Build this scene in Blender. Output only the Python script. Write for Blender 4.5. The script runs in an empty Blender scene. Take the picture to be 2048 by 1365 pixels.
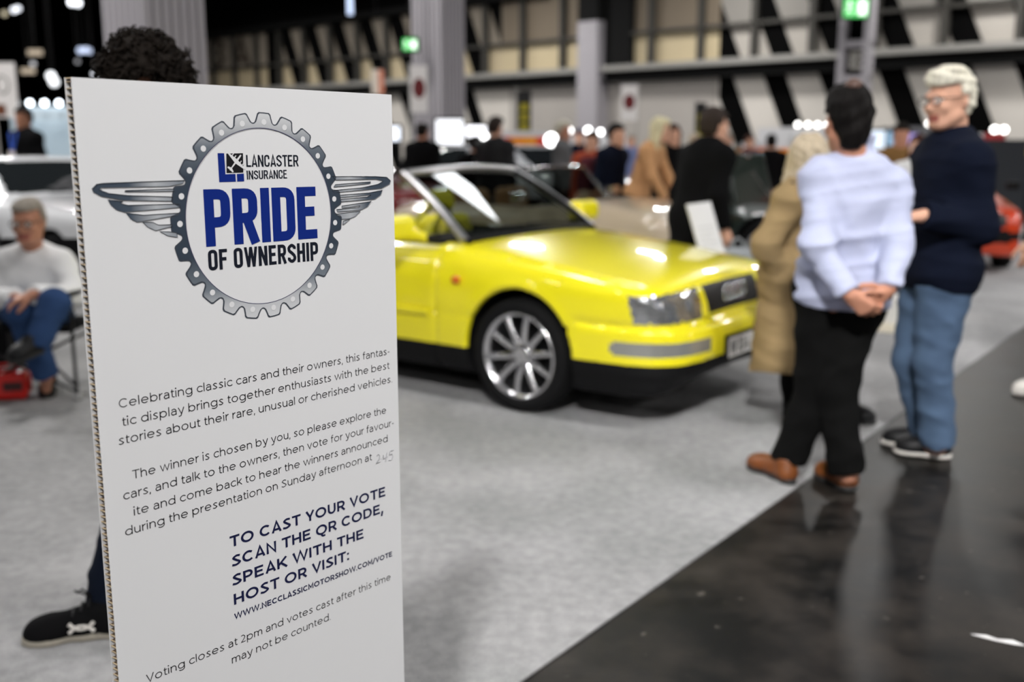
import bpy, bmesh, math, random
import numpy as np
from mathutils import Vector, Matrix, Euler

# ------------------------------------------------------------------ camera, world, lights, exposure
SC = bpy.context.scene
COL = SC.collection
F_PX, PITCH, EYE, PCX, PCY = 2050.0, math.radians(10.96), 1.45, 1024.0, 682.5
_c, _s = math.cos(PITCH), math.sin(PITCH)

cam_data = bpy.data.cameras.new('camera')
cam_data.sensor_width = 36.0
cam_data.lens = 36.0 * F_PX / 2048.0
cam_data.clip_start = 0.05
cam_data.clip_end = 400
cam_data.dof.use_dof = True
cam_data.dof.focus_distance = 1.62
cam_data.dof.aperture_fstop = 2.4
cam = bpy.data.objects.new('camera', cam_data)
cam.location = (0, 0, EYE)
cam.rotation_euler = (math.radians(90) - PITCH, 0, 0)
COL.objects.link(cam)
SC.camera = cam

world = bpy.data.worlds.new('hall_air')
SC.world = world
world.use_nodes = True
world.node_tree.nodes['Background'].inputs[0].default_value = (0.9, 0.95, 1.0, 1)
world.node_tree.nodes['Background'].inputs[1].default_value = 0.05

vs = SC.view_settings
vs.view_transform = 'Standard'
vs.look = 'None'
vs.gamma = 1.0
vs.use_curve_mapping = False
vs.exposure = 0.0
SC.cycles.max_bounces = 8
SC.cycles.sample_clamp_indirect = 6.0

HG = math.radians(36.5)                       # the hall's grid is turned 36.5 degrees to the camera
G1 = np.array([math.sin(HG), math.cos(HG)])   # along the aisle, away
G2 = np.array([math.cos(HG), -math.sin(HG)])  # across, to the right and nearer
LAMP_H = 7.6

def lamp(name, x, y, z, size, power, color=(1, 0.985, 0.965), size_y=None, rz=0.0, spread=180):
    d = bpy.data.lights.new(name, 'AREA')
    d.shape = 'DISK' if size_y is None else 'RECTANGLE'
    d.size = size
    if size_y: d.size_y = size_y
    d.energy = power
    d.color = color
    d.spread = math.radians(spread)
    o = bpy.data.objects.new(name, d)
    o.location = (x, y, z)
    o.rotation_euler = (0, 0, rz)
    COL.objects.link(o)
    return o

LAMPS = []
for i in range(-5, 4):
    for j in range(-1, 6):
        p = G2 * (i * 8.0) + G1 * (j * 8.0) + np.array((-0.8, -4.8))
        if p[1] > -0.92 * p[0] + 37 or abs(p[0]) > 30 or math.hypot(p[0] - 2.0, p[1] - 12.8) < 2: continue
        LAMPS.append((float(p[0]), float(p[1]), 172 if (i, j) == (0, 0) else 70 if (i < 0 and j < 1) else 140 if (i, j) == (-1, 1) else 700 if (i, j) == (-2, 1) else 180 if (i, j) == (-1, 2) else 270 if (i, j) == (0, 1) else 220 if j < 2 else 350))
for (x, y, pw) in LAMPS:
    o_ = lamp('hall_lamp_light', x, y, LAMP_H - 0.02, 0.9, pw, spread=46 if pw == 172 else 180)
    if pw == 172:                                     # this one is a floodlight turned towards the yellow car
        o_.rotation_euler = (Vector((1.9, 4.4, 0)) - Vector((x, y, LAMP_H))).to_track_quat('-Z', 'Y').to_euler()

# ------------------------------------------------------------------ helpers
def ray(px, py):
    x = (px - PCX) / F_PX
    y = -(py - PCY) / F_PX
    return np.array([x, _c + y * _s, -_s + y * _c])

def at(px, py, Y):
    """the point of the hall seen at photo pixel (px, py) at distance Y from the camera"""
    d = ray(px, py)
    p = d * (Y / d[1])
    return np.array([p[0], p[1], p[2] + EYE])

def ground(px, py, z=0.0):
    d = ray(px, py)
    t = (z - EYE) / d[2]
    return np.array([d[0] * t, d[1] * t, z])

def nt(m):
    m.use_nodes = True
    return m.node_tree

MATS = {}
def mat(name, col, rough=0.6, metal=0.0, var=0.0, vscale=12.0, bump=0.0, bscale=60.0, coat=0.0, spec=0.5, trans=0.0, alpha=1.0, sheen=0.0, emit=None, estr=0.0, ior=1.45):
    if name in MATS: return MATS[name]
    m = bpy.data.materials.new(name)
    t = nt(m)
    b = t.nodes['Principled BSDF']
    c = (*col, 1)
    b.inputs['Base Color'].default_value = c
    b.inputs['Roughness'].default_value = rough
    b.inputs['Metallic'].default_value = metal
    b.inputs['Coat Weight'].default_value = coat
    b.inputs['Coat Roughness'].default_value = 0.04
    b.inputs['Specular IOR Level'].default_value = spec
    b.inputs['Transmission Weight'].default_value = trans
    b.inputs['IOR'].default_value = ior
    b.inputs['Alpha'].default_value = alpha
    b.inputs['Sheen Weight'].default_value = sheen
    if emit:
        b.inputs['Emission Color'].default_value = (*emit, 1)
        b.inputs['Emission Strength'].default_value = estr
    if var > 0 or bump > 0:
        tc = t.nodes.new('ShaderNodeTexCoord')
    if var > 0:
        n = t.nodes.new('ShaderNodeTexNoise')
        n.inputs['Scale'].default_value = vscale
        n.inputs['Detail'].default_value = 5
        t.links.new(tc.outputs['Object'], n.inputs['Vector'])
        mx = t.nodes.new('ShaderNodeMix')
        mx.data_type = 'RGBA'
        mx.inputs[6].default_value = (*[max(0, v * (1 - var)) for v in col], 1)
        mx.inputs[7].default_value = (*[min(1, v * (1 + var)) for v in col], 1)
        t.links.new(n.outputs['Fac'], mx.inputs[0])
        t.links.new(mx.outputs[2], b.inputs['Base Color'])
    if bump > 0:
        n2 = t.nodes.new('ShaderNodeTexNoise')
        n2.inputs['Scale'].default_value = bscale
        n2.inputs['Detail'].default_value = 4
        t.links.new(tc.outputs['Object'], n2.inputs['Vector'])
        bp_ = t.nodes.new('ShaderNodeBump')
        bp_.inputs['Strength'].default_value = bump
        bp_.inputs['Distance'].default_value = 0.01
        t.links.new(n2.outputs['Fac'], bp_.inputs['Height'])
        t.links.new(bp_.outputs['Normal'], b.inputs['Normal'])
    MATS[name] = m
    return m

def glow(name, col, strength):
    if name in MATS: return MATS[name]
    m = bpy.data.materials.new(name)
    t = nt(m)
    t.nodes.clear()
    e = t.nodes.new('ShaderNodeEmission')
    e.inputs[0].default_value = (*col, 1)
    e.inputs[1].default_value = strength
    o = t.nodes.new('ShaderNodeOutputMaterial')
    t.links.new(e.outputs[0], o.inputs[0])
    MATS[name] = m
    return m

def srgb(r, g, b):
    f = lambda v: (v / 255) / 12.92 if v <= 10 else ((v / 255 + 0.055) / 1.055) ** 2.4
    return (f(r), f(g), f(b))

class MB:
    """collects shapes and links them as one mesh object"""
    def __init__(self): self.v = []; self.f = []; self.m = []; self.sm = []
    def add(self, verts, faces, mi=0, smooth=False, M=None):
        o = len(self.v)
        if M is not None: verts = [tuple(M @ Vector(p)) for p in verts]
        self.v += [tuple(float(c) for c in p) for p in verts]
        self.f += [tuple(o + i for i in f) for f in faces]
        self.m += [mi] * len(faces)
        self.sm += [smooth] * len(faces)
        return self
    def box(self, c, s, mi=0, R=None):
        x, y, z = [k / 2 for k in s]
        vs_ = [(-x, -y, -z), (x, -y, -z), (x, y, -z), (-x, y, -z), (-x, -y, z), (x, -y, z), (x, y, z), (-x, y, z)]
        if R is not None: vs_ = [tuple(R @ Vector(p)) for p in vs_]
        vs_ = [(p[0] + c[0], p[1] + c[1], p[2] + c[2]) for p in vs_]
        return self.add(vs_, [(0, 3, 2, 1), (4, 5, 6, 7), (0, 1, 5, 4), (1, 2, 6, 5), (2, 3, 7, 6), (3, 0, 4, 7)], mi)
    def tube(self, path, r, n=10, mi=0, caps=True, flat=1.0, up=(0, 0, 1)):
        P = [Vector(p) for p in path]
        rs = r if isinstance(r, (list, tuple)) else [r] * len(P)
        rings = []
        prev = None
        for i, p in enumerate(P):
            t = (P[min(i + 1, len(P) - 1)] - P[max(i - 1, 0)]).normalized()
            if prev is None:
                u = Vector(up).cross(t)
                if u.length < 1e-3: u = Vector((1, 0, 0)).cross(t)
            else:
                u = prev - t * prev.dot(t)
            u.normalize(); prev = u
            w = t.cross(u)
            rings.append([tuple(p + (u * math.cos(a) + w * math.sin(a) * flat) * rs[i]) for a in [2 * math.pi * k / n for k in range(n)]])
        return self.loft(rings, mi, caps)
    def loft(self, rings, mi=0, caps=True, closed=True, smooth=True):
        n = len(rings[0]); V = [p for r in rings for p in r]; Fs = []
        for i in range(len(rings) - 1):
            for k in range(n if closed else n - 1):
                a, b = i * n + k, i * n + (k + 1) % n
                Fs.append((a, b, b + n, a + n))
        o = len(self.f)
        self.add(V, Fs, mi, smooth)
        if caps:
            self.add(rings[0], [tuple(range(n))[::-1]], mi, False)
            self.add(rings[-1], [tuple(range(n))], mi, False)
        return self
    def prism(self, poly, M, depth, mi=0):
        """poly in local xy, extruded along local z by depth, placed by matrix M"""
        n = len(poly)
        V = [(x, y, 0) for x, y in poly] + [(x, y, depth) for x, y in poly]
        Fs = [tuple(range(n))[::-1], tuple(range(n, 2 * n))] + [(i, (i + 1) % n, n + (i + 1) % n, n + i) for i in range(n)]
        return self.add(V, Fs, mi, False, M)
    def lathe(self, prof, M=None, n=32, mi=0, smooth=True):
        """prof: (radius, height) pairs about local z"""
        rings = [[(r * math.cos(2 * math.pi * k / n), r * math.sin(2 * math.pi * k / n), h) for k in range(n)] for r, h in prof]
        V = [p for r in rings for p in r]; Fs = []
        for i in range(len(rings) - 1):
            for k in range(n):
                a, b = i * n + k, i * n + (k + 1) % n
                Fs.append((a, b, b + n, a + n))
        return self.add(V, Fs, mi, smooth, M)
    def ball(self, c, r, n=12, mi=0, M=None):
        rx, ry, rz = (r, r, r) if not isinstance(r, (tuple, list)) else r
        V = []; Fs = []
        for i in range(n + 1):
            th = math.pi * i / n
            for k in range(2 * n):
                ph = math.pi * k / n
                V.append((c[0] + rx * math.sin(th) * math.cos(ph), c[1] + ry * math.sin(th) * math.sin(ph), c[2] + rz * math.cos(th)))
        for i in range(n):
            for k in range(2 * n):
                a, b = i * 2 * n + k, i * 2 * n + (k + 1) % (2 * n)
                Fs.append((a, a + 2 * n, b + 2 * n, b))
        return self.add(V, Fs, mi, True, M)
    def build(self, name, mats, parent=None, bevel=0.0, smooth=None, merge=False, recalc=True):
        me = bpy.data.meshes.new(name)
        me.from_pydata(self.v, [], self.f)
        for m in (mats if isinstance(mats, (list, tuple)) else [mats]): me.materials.append(m)
        me.polygons.foreach_set('material_index', self.m)
        me.polygons.foreach_set('use_smooth', [bool(x) for x in self.sm] if smooth is None else [smooth] * len(self.f))
        if recalc or merge:
            bm = bmesh.new(); bm.from_mesh(me)
            if merge: bmesh.ops.remove_doubles(bm, verts=bm.verts, dist=1e-5)
            bmesh.ops.recalc_face_normals(bm, faces=bm.faces)
            bm.to_mesh(me); bm.free()
        me.update()
        o = bpy.data.objects.new(name, me)
        COL.objects.link(o)
        if parent is not None: o.parent = parent
        if bevel:
            b = o.modifiers.new('edges', 'BEVEL'); b.width = bevel; b.segments = 2; b.limit_method = 'ANGLE'
        return o

def tag(o, label=None, cat=None, group=None, kind=None):
    if label: o['label'] = label
    if cat: o['category'] = cat
    if group: o['group'] = group
    if kind: o['kind'] = kind
    return o

def empty(name, loc, label, cat, rz=0.0, group=None):
    o = bpy.data.objects.new(name, None)
    o.empty_display_size = 0.2
    o.location = [float(v) for v in loc]
    o.rotation_euler = (0, 0, rz)
    COL.objects.link(o)
    return tag(o, label, cat, group)

def structure(o):
    o['kind'] = 'structure'
    return o

# ---- lettering drawn with strokes: a round geometric face and a narrow heavy one
def _arc(cx, cy, rx, ry, a0, a1, n=None):
    n = n or max(4, int(abs(a1 - a0) / 15))
    return [(cx + rx * math.cos(math.radians(a0 + (a1 - a0) * i / n)), cy + ry * math.sin(math.radians(a0 + (a1 - a0) * i / n))) for i in range(n + 1)]

def _spl(P, n=6):
    out = []
    for i in range(len(P) - 1):
        p0, p1, p2, p3 = P[max(i - 1, 0)], P[i], P[i + 1], P[min(i + 2, len(P) - 1)]
        for k in range(n):
            t = k / n
            out.append(tuple(0.5 * (2 * p1[c] + (p2[c] - p0[c]) * t + (2 * p0[c] - 5 * p1[c] + 4 * p2[c] - p3[c]) * t * t + (3 * p1[c] - p0[c] - 3 * p2[c] + p3[c]) * t ** 3) for c in (0, 1)))
    return out + [P[-1]]

def _fil(P, rad, closed=False):
    """polyline with rounded corners"""
    out = []; n = len(P)
    for i in range(n):
        if not closed and i in (0, n - 1): out.append(P[i]); continue
        a, b, c = Vector(P[i - 1]), Vector(P[i]), Vector(P[(i + 1) % n])
        r = min(rad, (a - b).length / 2, (c - b).length / 2)
        p, q = b + (a - b).normalized() * r, b + (c - b).normalized() * r
        for k in range(7):
            t = k / 6
            out.append(tuple(p * (1 - t) ** 2 + b * 2 * t * (1 - t) + q * t * t))
    if closed: out.append(out[0])
    return out

def glyph_round(ch, w):
    """strokes (centre lines) and advance width; capital height 1"""
    r = w / 2; X = 0.75; B = 0.80; H = B / 2
    bowl = lambda x0=0.0: _arc(x0 + H, X / 2, H - r, X / 2 - r, 0, 360, 28)
    arch = lambda x0, wd: [(x0 + r, 0)] + _arc(x0 + wd / 2, X - wd / 2 * 0.95, wd / 2 - r, wd / 2 * 0.95 - r, 180, 0) + [(x0 + wd - r, 0)]
    g = {
     'a': ([_arc(.31, X - .30, .31 - r, .30 - r, 150, 0) + [(.62 - r, 0)], [(.62 - r, .42)] + _arc(.24, .21 + r * .3, .24 - r, .23 - r * .6, 90, 270) + _spl([(.24, r), (.45, r + .03), (.62 - r, .17)])], .62),
     'b': ([[(r, 0), (r, 1.05)], bowl()], B), 'c': ([_arc(H, X / 2, H - r, X / 2 - r, 42, 318, 20)], .68),
     'd': ([[(B - r, 0), (B - r, 1.05)], bowl()], B), 'e': ([[(r, X / 2), (B - r, X / 2)], _arc(H, X / 2, H - r, X / 2 - r, 0, 318, 22)], B),
     'f': ([[(.14, 0)] + [(.14, .85)] + _arc(.14 + .19, .86, .19, .20 - r, 180, 75), [(0, X - r), (.38, X - r)]], .38),
     'g': ([bowl(), [(B - r, X)] + _arc(H, .0, H - r, .28 - r, 0, -145)], B),
     'h': ([[(r, 0), (r, 1.05)], arch(0, .68)], .68), 'i': ([[(r, 0), (r, X)], _arc(r, 1.0, .03, .03, 0, 360, 10)], w),
     'k': ([[(r, 0), (r, 1.05)], [(.58, X), (r, .24)], [(.22, .42), (.62, 0)]], .62), 'l': ([[(r, 0), (r, 1.05)]], w),
     'm': ([[(r, 0), (r, X)], arch(0, .60), arch(.60 - w, .60)], 1.2 - w), 'n': ([[(r, 0), (r, X)], arch(0, .68)], .68), 'o': ([bowl()], B),
     'p': ([[(r, -.28), (r, X)], bowl()], B), 'q': ([[(B - r, -.28), (B - r, X)], bowl()], B),
     'r': ([[(r, 0), (r, X)], _arc(.38, X - .36, .38 - r, .36 - r, 180, 88)], .38),
     's': ([_spl([(.52, .63), (.30, X - r), (.07 + r * .6, .56), (.29, .385), (.53 - r * .6, .19), (.27, r), (.02, .11)])], .56),
     't': ([[(.14, .93), (.14, .18)] + _arc(.14 + .17, .17, .17, .17 - r, 180, 300), [(0, X - r), (.38, X - r)]], .38),
     'u': ([[(r, X)] + _arc(.33, .31, .33 - r, .31 - r, 180, 360) + [(.66 - r, X)], [(.66 - r, X), (.66 - r, 0)]], .66),
     'v': ([[(r * .6, X), (.35, r * .5), (.70 - r * .6, X)]], .70), 'w': ([[(r * .6, X), (.30, r * .5), (.56, X), (.82, r * .5), (1.12 - r * .6, X)]], 1.12),
     'x': ([[(r * .6, X), (.62, 0)], [(.62, X), (r * .6, 0)]], .64), 'y': ([[(r * .6, X), (.36, 0)], [(.70 - r * .6, X), (.30, -.2), (.12, -.27), (.02, -.24)]], .70),
     'A': ([[(r, 0), (.44, 1), (.88 - r, 0)], [(.18, .27), (.70, .27)]], .88),
     'C': ([_arc(.5, .5, .5 - r, .5 - r, 44, 316, 24)], .88), 'D': ([[(r, r), (r, 1 - r)] + [(.42, 1 - r)] + _arc(.42, .5, .47 - r, .5 - r, 90, -90) + [(r, r)]], .89),
     'E': ([[(.70, 1 - r), (r, 1 - r), (r, r), (.72, r)], [(r, .52), (.64, .52)]], .72), 'H': ([[(r, 0), (r, 1)], [(.82 - r, 0), (.82 - r, 1)], [(r, .5), (.82 - r, .5)]], .82),
     'I': ([[(r, 0), (r, 1)]], w), 'K': ([[(r, 0), (r, 1)], [(.78, 1), (r, .32)], [(.30, .54), (.82, 0)]], .82), 'L': ([[(r, 1), (r, r), (.64, r)]], .64),
     'M': ([[(r, 0), (r, 1 - r * .3), (.49, .28), (.98 - r, 1 - r * .3), (.98 - r, 0)]], .98), 'N': ([[(r, 0), (r, 1 - r * .4), (.84 - r, r * .4), (.84 - r, 1)]], .84),
     'O': ([_arc(.53, .5, .53 - r, .5 - r, 0, 360, 32)], 1.06), 'P': ([[(r, 0), (r, 1)], [(r, 1 - r), (.40, 1 - r)] + _arc(.40, .66, .36 - r, .34 - r, 90, -90) + [(r, .32 + r)]], .76),
     'Q': ([_arc(.53, .5, .53 - r, .5 - r, 0, 360, 32), _spl([(.50, .02), (.66, -.14), (.88, -.12)])], 1.06),
     'R': ([[(r, 0), (r, 1)], [(r, 1 - r), (.40, 1 - r)] + _arc(.40, .66, .36 - r, .34 - r, 90, -90) + [(r, .32 + r)], [(.45, .34), (.74, 0)]], .78),
     'S': ([_spl([(.66, .86), (.38, 1 - r), (.09 + r * .5, .74), (.37, .51), (.68 - r * .5, .27), (.34, r), (.02, .15)])], .70),
     'T': ([[(0, 1 - r), (.80, 1 - r)], [(.40, 1 - r), (.40, 0)]], .80), 'U': ([[(r, 1)] + _arc(.39, .40, .39 - r, .40 - r, 180, 360) + [(.78 - r, 1)]], .78),
     'V': ([[(r * .7, 1), (.43, r * .6), (.86 - r * .7, 1)]], .86), 'W': ([[(r * .7, 1), (.37, r * .6), (.68, 1), (.99, r * .6), (1.36 - r * .7, 1)]], 1.36),
     'Y': ([[(r * .7, 1), (.40, .38), (.80 - r * .7, 1)], [(.40, .40), (.40, 0)]], .80), '2': ([_spl([(.03, .86), (.28, 1 - r), (.53 - r * .5, .74), (.40, .45), (.04, r)]) + [(.60, r)]], .60),
     '.': ([[(r, 0), (r, w)]], w), ',': ([[(r * 1.3, w), (r * .2, -w * 1.7)]], w), ':': ([[(r, 0), (r, w)], [(r, X - w), (r, X)]], w), '-': ([[(0, .36), (.30, .36)]], .30), '/': ([[(0, -.1), (.46, 1.05)]], .46)}
    return g[ch]

def glyph_narrow(ch, w):
    r = w / 2; W = .48; c = .16
    g = {
     'P': ([[(r, 0), (r, 1)], _fil([(r, 1 - r), (W - r, 1 - r), (W - r, .42), (r, .42)], c)], W),
     'R': ([[(r, 0), (r, 1)], _fil([(r, 1 - r), (W - r, 1 - r), (W - r, .47), (r, .47)], c), [(W * .52, .50), (W + .03 - r, 0)]], W + .02),
     'I': ([[(r, 0), (r, 1)]], w), 'D': ([_fil([(r, r), (r, 1 - r)], .01) + _fil([(r, 1 - r), (W - r, 1 - r), (W - r, r), (r, r)], c * 1.2)], W),
     'E': ([[(W - .06, 1 - r), (r, 1 - r), (r, r), (W - .05, r)], [(r, .53), (W - .10, .53)]], W - .04), 'F': ([[(W - .05, 1 - r), (r, 1 - r), (r, 0)], [(r, .52), (W - .10, .52)]], W - .05),
     'O': ([_fil([(r, r), (r, 1 - r), (W - r, 1 - r), (W - r, r)], c * 1.5, True)], W), 'W': ([(0, .15, w * .9), (.29, .15, w * .9), (.29, .44, w * .9), (.58, .44, w * .9)], .58 + w * .9),
     'N': ([[(r, 0), (r, 1)], (0, W + .02 - w, w), [(W + .02 - r, 0), (W + .02 - r, 1)]], W + .02), 'H': ([[(r, 0), (r, 1)], [(W - r, 0), (W - r, 1)], [(r, .52), (W - r, .52)]], W),
     'S': ([_spl([(W - r, .72), (W - r, .82), (W / 2, 1 - r), (r, .80), (r + .02, .64), (W / 2, .52), (W - r - .01, .36), (W - r, .19), (W / 2, r), (r, .18), (r, .29)])], W),
     'L': ([[(r, 1), (r, r), (W - .06, r)]], W - .06), 'A': ([[(r * .8, 0), (W / 2 + .01, 1 - r * .3), (W + .03 - r * .8, 0)], [(.13, .24), (W - .10, .24)]], W + .03),
     'C': ([_fil([(W - r, .64), (W - r, 1 - r), (r, 1 - r), (r, r), (W - r, r), (W - r, .36)], c * 1.5)], W), 'T': ([[(0, 1 - r), (W - .02, 1 - r)], [(W / 2 - .01, 1 - r), (W / 2 - .01, 0)]], W - .02),
     'U': ([_fil([(r, 1), (r, r), (W - r, r), (W - r, 1)], c * 1.5)], W), '3': ([_spl([(r, .78), (.1, .95), (W / 2, 1 - r), (W - r, .78), (W * .5, .53)]), _spl([(W * .5, .53), (W - r, .28), (W / 2, r), (.08, .08), (r, .25)])], W),
     'M': ([[(r, 0), (r, 1)], [(r, .98), (.33, .2), (.66 - r, .98)], [(.66 - r, 1), (.66 - r, 0)]], .66), 'V': ([[(r * .8, 1), (.25, r * .5), (.5 - r * .8, 1)]], .5),
     '1': ([[(.06, .76), (.24, 1 - r * .5), (.24, 0)]], .30), '0': ([_fil([(r, r), (r, 1 - r), (W - r, 1 - r), (W - r, r)], c * 1.5, True)], W), '4': ([[(W * .72, 0), (W * .72, 1), (r, .28), (W, .28)]], W), '5': ([[(W - .04, 1 - r), (r, 1 - r), (r, .55)] + _fil([(r, .58), (W - r, .58), (W - r, r), (r * .6, r)], c)], W), '2': ([_spl([(.03, .82), (.22, 1 - r), (W - r, .76), (.36, .45), (.04, r)]) + [(W, r)]], W)}
    return g[ch]

def _ribbon(P, w):
    P = [Vector(p) for p in P]
    Q = [P[0]]
    for p in P[1:]:
        if (p - Q[-1]).length > 1e-4: Q.append(p)
    closed = len(Q) > 3 and (Q[0] - Q[-1]).length < 1e-3
    n = len(Q); a, b = [], []
    for i, p in enumerate(Q):
        if closed: d0, d1 = (Q[i] - Q[i - 1 if i else n - 2]).normalized(), (Q[(i + 1) if i < n - 1 else 1] - Q[i]).normalized()
        else:
            d0 = (Q[i] - Q[i - 1]).normalized() if i else (Q[1] - Q[0]).normalized()
            d1 = (Q[i + 1] - Q[i]).normalized() if i < n - 1 else d0
        m = d0 + d1
        m = m.normalized() if m.length > 1e-3 else d0
        k = 1 / max(0.5, m.dot(d0))
        nn = Vector((-m.y, m.x)) * (w / 2 * k)
        a.append(p + nn); b.append(p - nn)
    return a, b

def text_strokes(body, w, narrow=False, gap=0.2):
    """verts (x, y), faces, natural width"""
    V, Fs, x = [], [], 0.0
    fn = glyph_narrow if narrow else glyph_round
    for ch in body:
        if ch == ' ': x += (0.26 if narrow else 0.36); continue
        st, adv = fn(ch, w)
        for q, P in enumerate(st):
            if isinstance(P, tuple):               # a straight-cut diagonal: top x, bottom x, width
                V += [(P[0] + x, 1, q), (P[0] + P[2] + x, 1, q), (P[1] + P[2] + x, 0, q), (P[1] + x, 0, q)]
                Fs.append((len(V) - 1, len(V) - 2, len(V) - 3, len(V) - 4)); continue
            a, b = _ribbon(P, w)
            o = len(V); n = len(a)
            V += [(p.x + x, p.y, q) for p in a] + [(p.x + x, p.y, q) for p in b]
            Fs += [(o + i, o + i + 1, o + n + i + 1, o + n + i) for i in range(n - 1)]
        x += adv + gap * (0.72 if ch in 'rtfkvwxyVWYATLc' else 1.0)
    return V, Fs, x - gap

def lettering(mb, body, p0, p1, cap, lift, w=0.09, mi=0, frame=None, narrow=False, gap=0.2):
    """writes body into mb from p0 to p1 (plane coordinates), capital height cap; frame maps (a, z, out) to 3D"""
    V, Fs, nat = text_strokes(body, w, narrow, gap)
    L = math.hypot(p1[0] - p0[0], p1[1] - p0[1])
    ux, uz = (p1[0] - p0[0]) / L, (p1[1] - p0[1]) / L
    mb.add([frame(p0[0] + ux * x / nat * L, p0[1] + uz * x / nat * L + y * cap, lift + 0.00006 * q) for x, y, q in V], Fs, mi)

# ------------------------------------------------------------------ materials
CREAM = mat('cream_wall_panel', srgb(200, 184, 150), 0.7, var=0.06, vscale=0.8)
WHITEW = mat('white_wall_panel', srgb(212, 206, 198), 0.7, var=0.04, vscale=0.8)
GREYW = mat('grey_shutter', srgb(172, 166, 160), 0.7, var=0.05, vscale=0.7)
BLACKW = mat('black_wall_band', (0.004, 0.004, 0.004), 0.9, spec=0.0)
DARKST = mat('dark_steel', (0.012, 0.012, 0.012), 0.8, spec=0.05)
GREYST = mat('grey_painted_steel', (0.30, 0.29, 0.27), 0.6)
BLACKCEIL = mat('black_ceiling', (0.004, 0.004, 0.004), 0.95, spec=0.0)
COLGREY = mat('column_cladding', srgb(164, 160, 165), 0.6, var=0.05, vscale=1.5)

def floor_material():
    m = bpy.data.materials.new('dark_polished_floor')
    t = nt(m); b = t.nodes['Principled BSDF']
    tc = t.nodes.new('ShaderNodeTexCoord')
    n1 = t.nodes.new('ShaderNodeTexNoise'); n1.inputs['Scale'].default_value = 2.6; n1.inputs['Detail'].default_value = 8; n1.inputs['Roughness'].default_value = 0.65
    n2 = t.nodes.new('ShaderNodeTexNoise'); n2.inputs['Scale'].default_value = 17; n2.inputs['Detail'].default_value = 3
    mp = t.nodes.new('ShaderNodeMapping'); mp.inputs['Rotation'].default_value = (0, 0, -0.35); mp.inputs['Scale'].default_value = (1, 2.6, 1)
    n3 = t.nodes.new('ShaderNodeTexNoise'); n3.inputs['Scale'].default_value = 2.2; n3.inputs['Detail'].default_value = 6
    for n in (n1, n2): t.links.new(tc.outputs['Object'], n.inputs['Vector'])
    t.links.new(tc.outputs['Object'], mp.inputs['Vector']); t.links.new(mp.outputs[0], n3.inputs['Vector'])
    r1 = t.nodes.new('ShaderNodeValToRGB')
    r1.color_ramp.elements[0].position = 0.40; r1.color_ramp.elements[0].color = (0.004, 0.004, 0.004, 1)
    r1.color_ramp.elements[1].position = 0.70; r1.color_ramp.elements[1].color = (0.034, 0.029, 0.025, 1)
    t.links.new(n1.outputs['Fac'], r1.inputs[0])
    r3 = t.nodes.new('ShaderNodeValToRGB')
    r3.color_ramp.elements[0].position = 0.58; r3.color_ramp.elements[0].color = (0, 0, 0, 1)
    r3.color_ramp.elements[1].position = 0.95; r3.color_ramp.elements[1].color = (0.03, 0.027, 0.025, 1)
    t.links.new(n3.outputs['Fac'], r3.inputs[0])
    r2 = t.nodes.new('ShaderNodeValToRGB')
    r2.color_ramp.elements[0].position = 0.685; r2.color_ramp.elements[0].color = (0, 0, 0, 1)
    r2.color_ramp.elements[1].position = 0.78; r2.color_ramp.elements[1].color = (0.10, 0.09, 0.08, 1)
    t.links.new(n2.outputs['Fac'], r2.inputs[0])
    a1 = t.nodes.new('ShaderNodeMix'); a1.data_type = 'RGBA'; a1.blend_type = 'ADD'; a1.inputs[0].default_value = 1
    a2 = t.nodes.new('ShaderNodeMix'); a2.data_type = 'RGBA'; a2.blend_type = 'ADD'; a2.inputs[0].default_value = 1
    t.links.new(r1.outputs[0], a1.inputs[6]); t.links.new(r3.outputs[0], a1.inputs[7])
    t.links.new(a1.outputs[2], a2.inputs[6]); t.links.new(r2.outputs[0], a2.inputs[7])
    t.links.new(a2.outputs[2], b.inputs['Base Color'])
    rr = t.nodes.new('ShaderNodeMapRange'); rr.inputs[3].default_value = 0.28; rr.inputs[4].default_value = 0.5
    t.links.new(n1.outputs['Fac'], rr.inputs[0]); t.links.new(rr.outputs[0], b.inputs['Roughness'])
    b.inputs['Specular IOR Level'].default_value = 0.12
    return m

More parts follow.
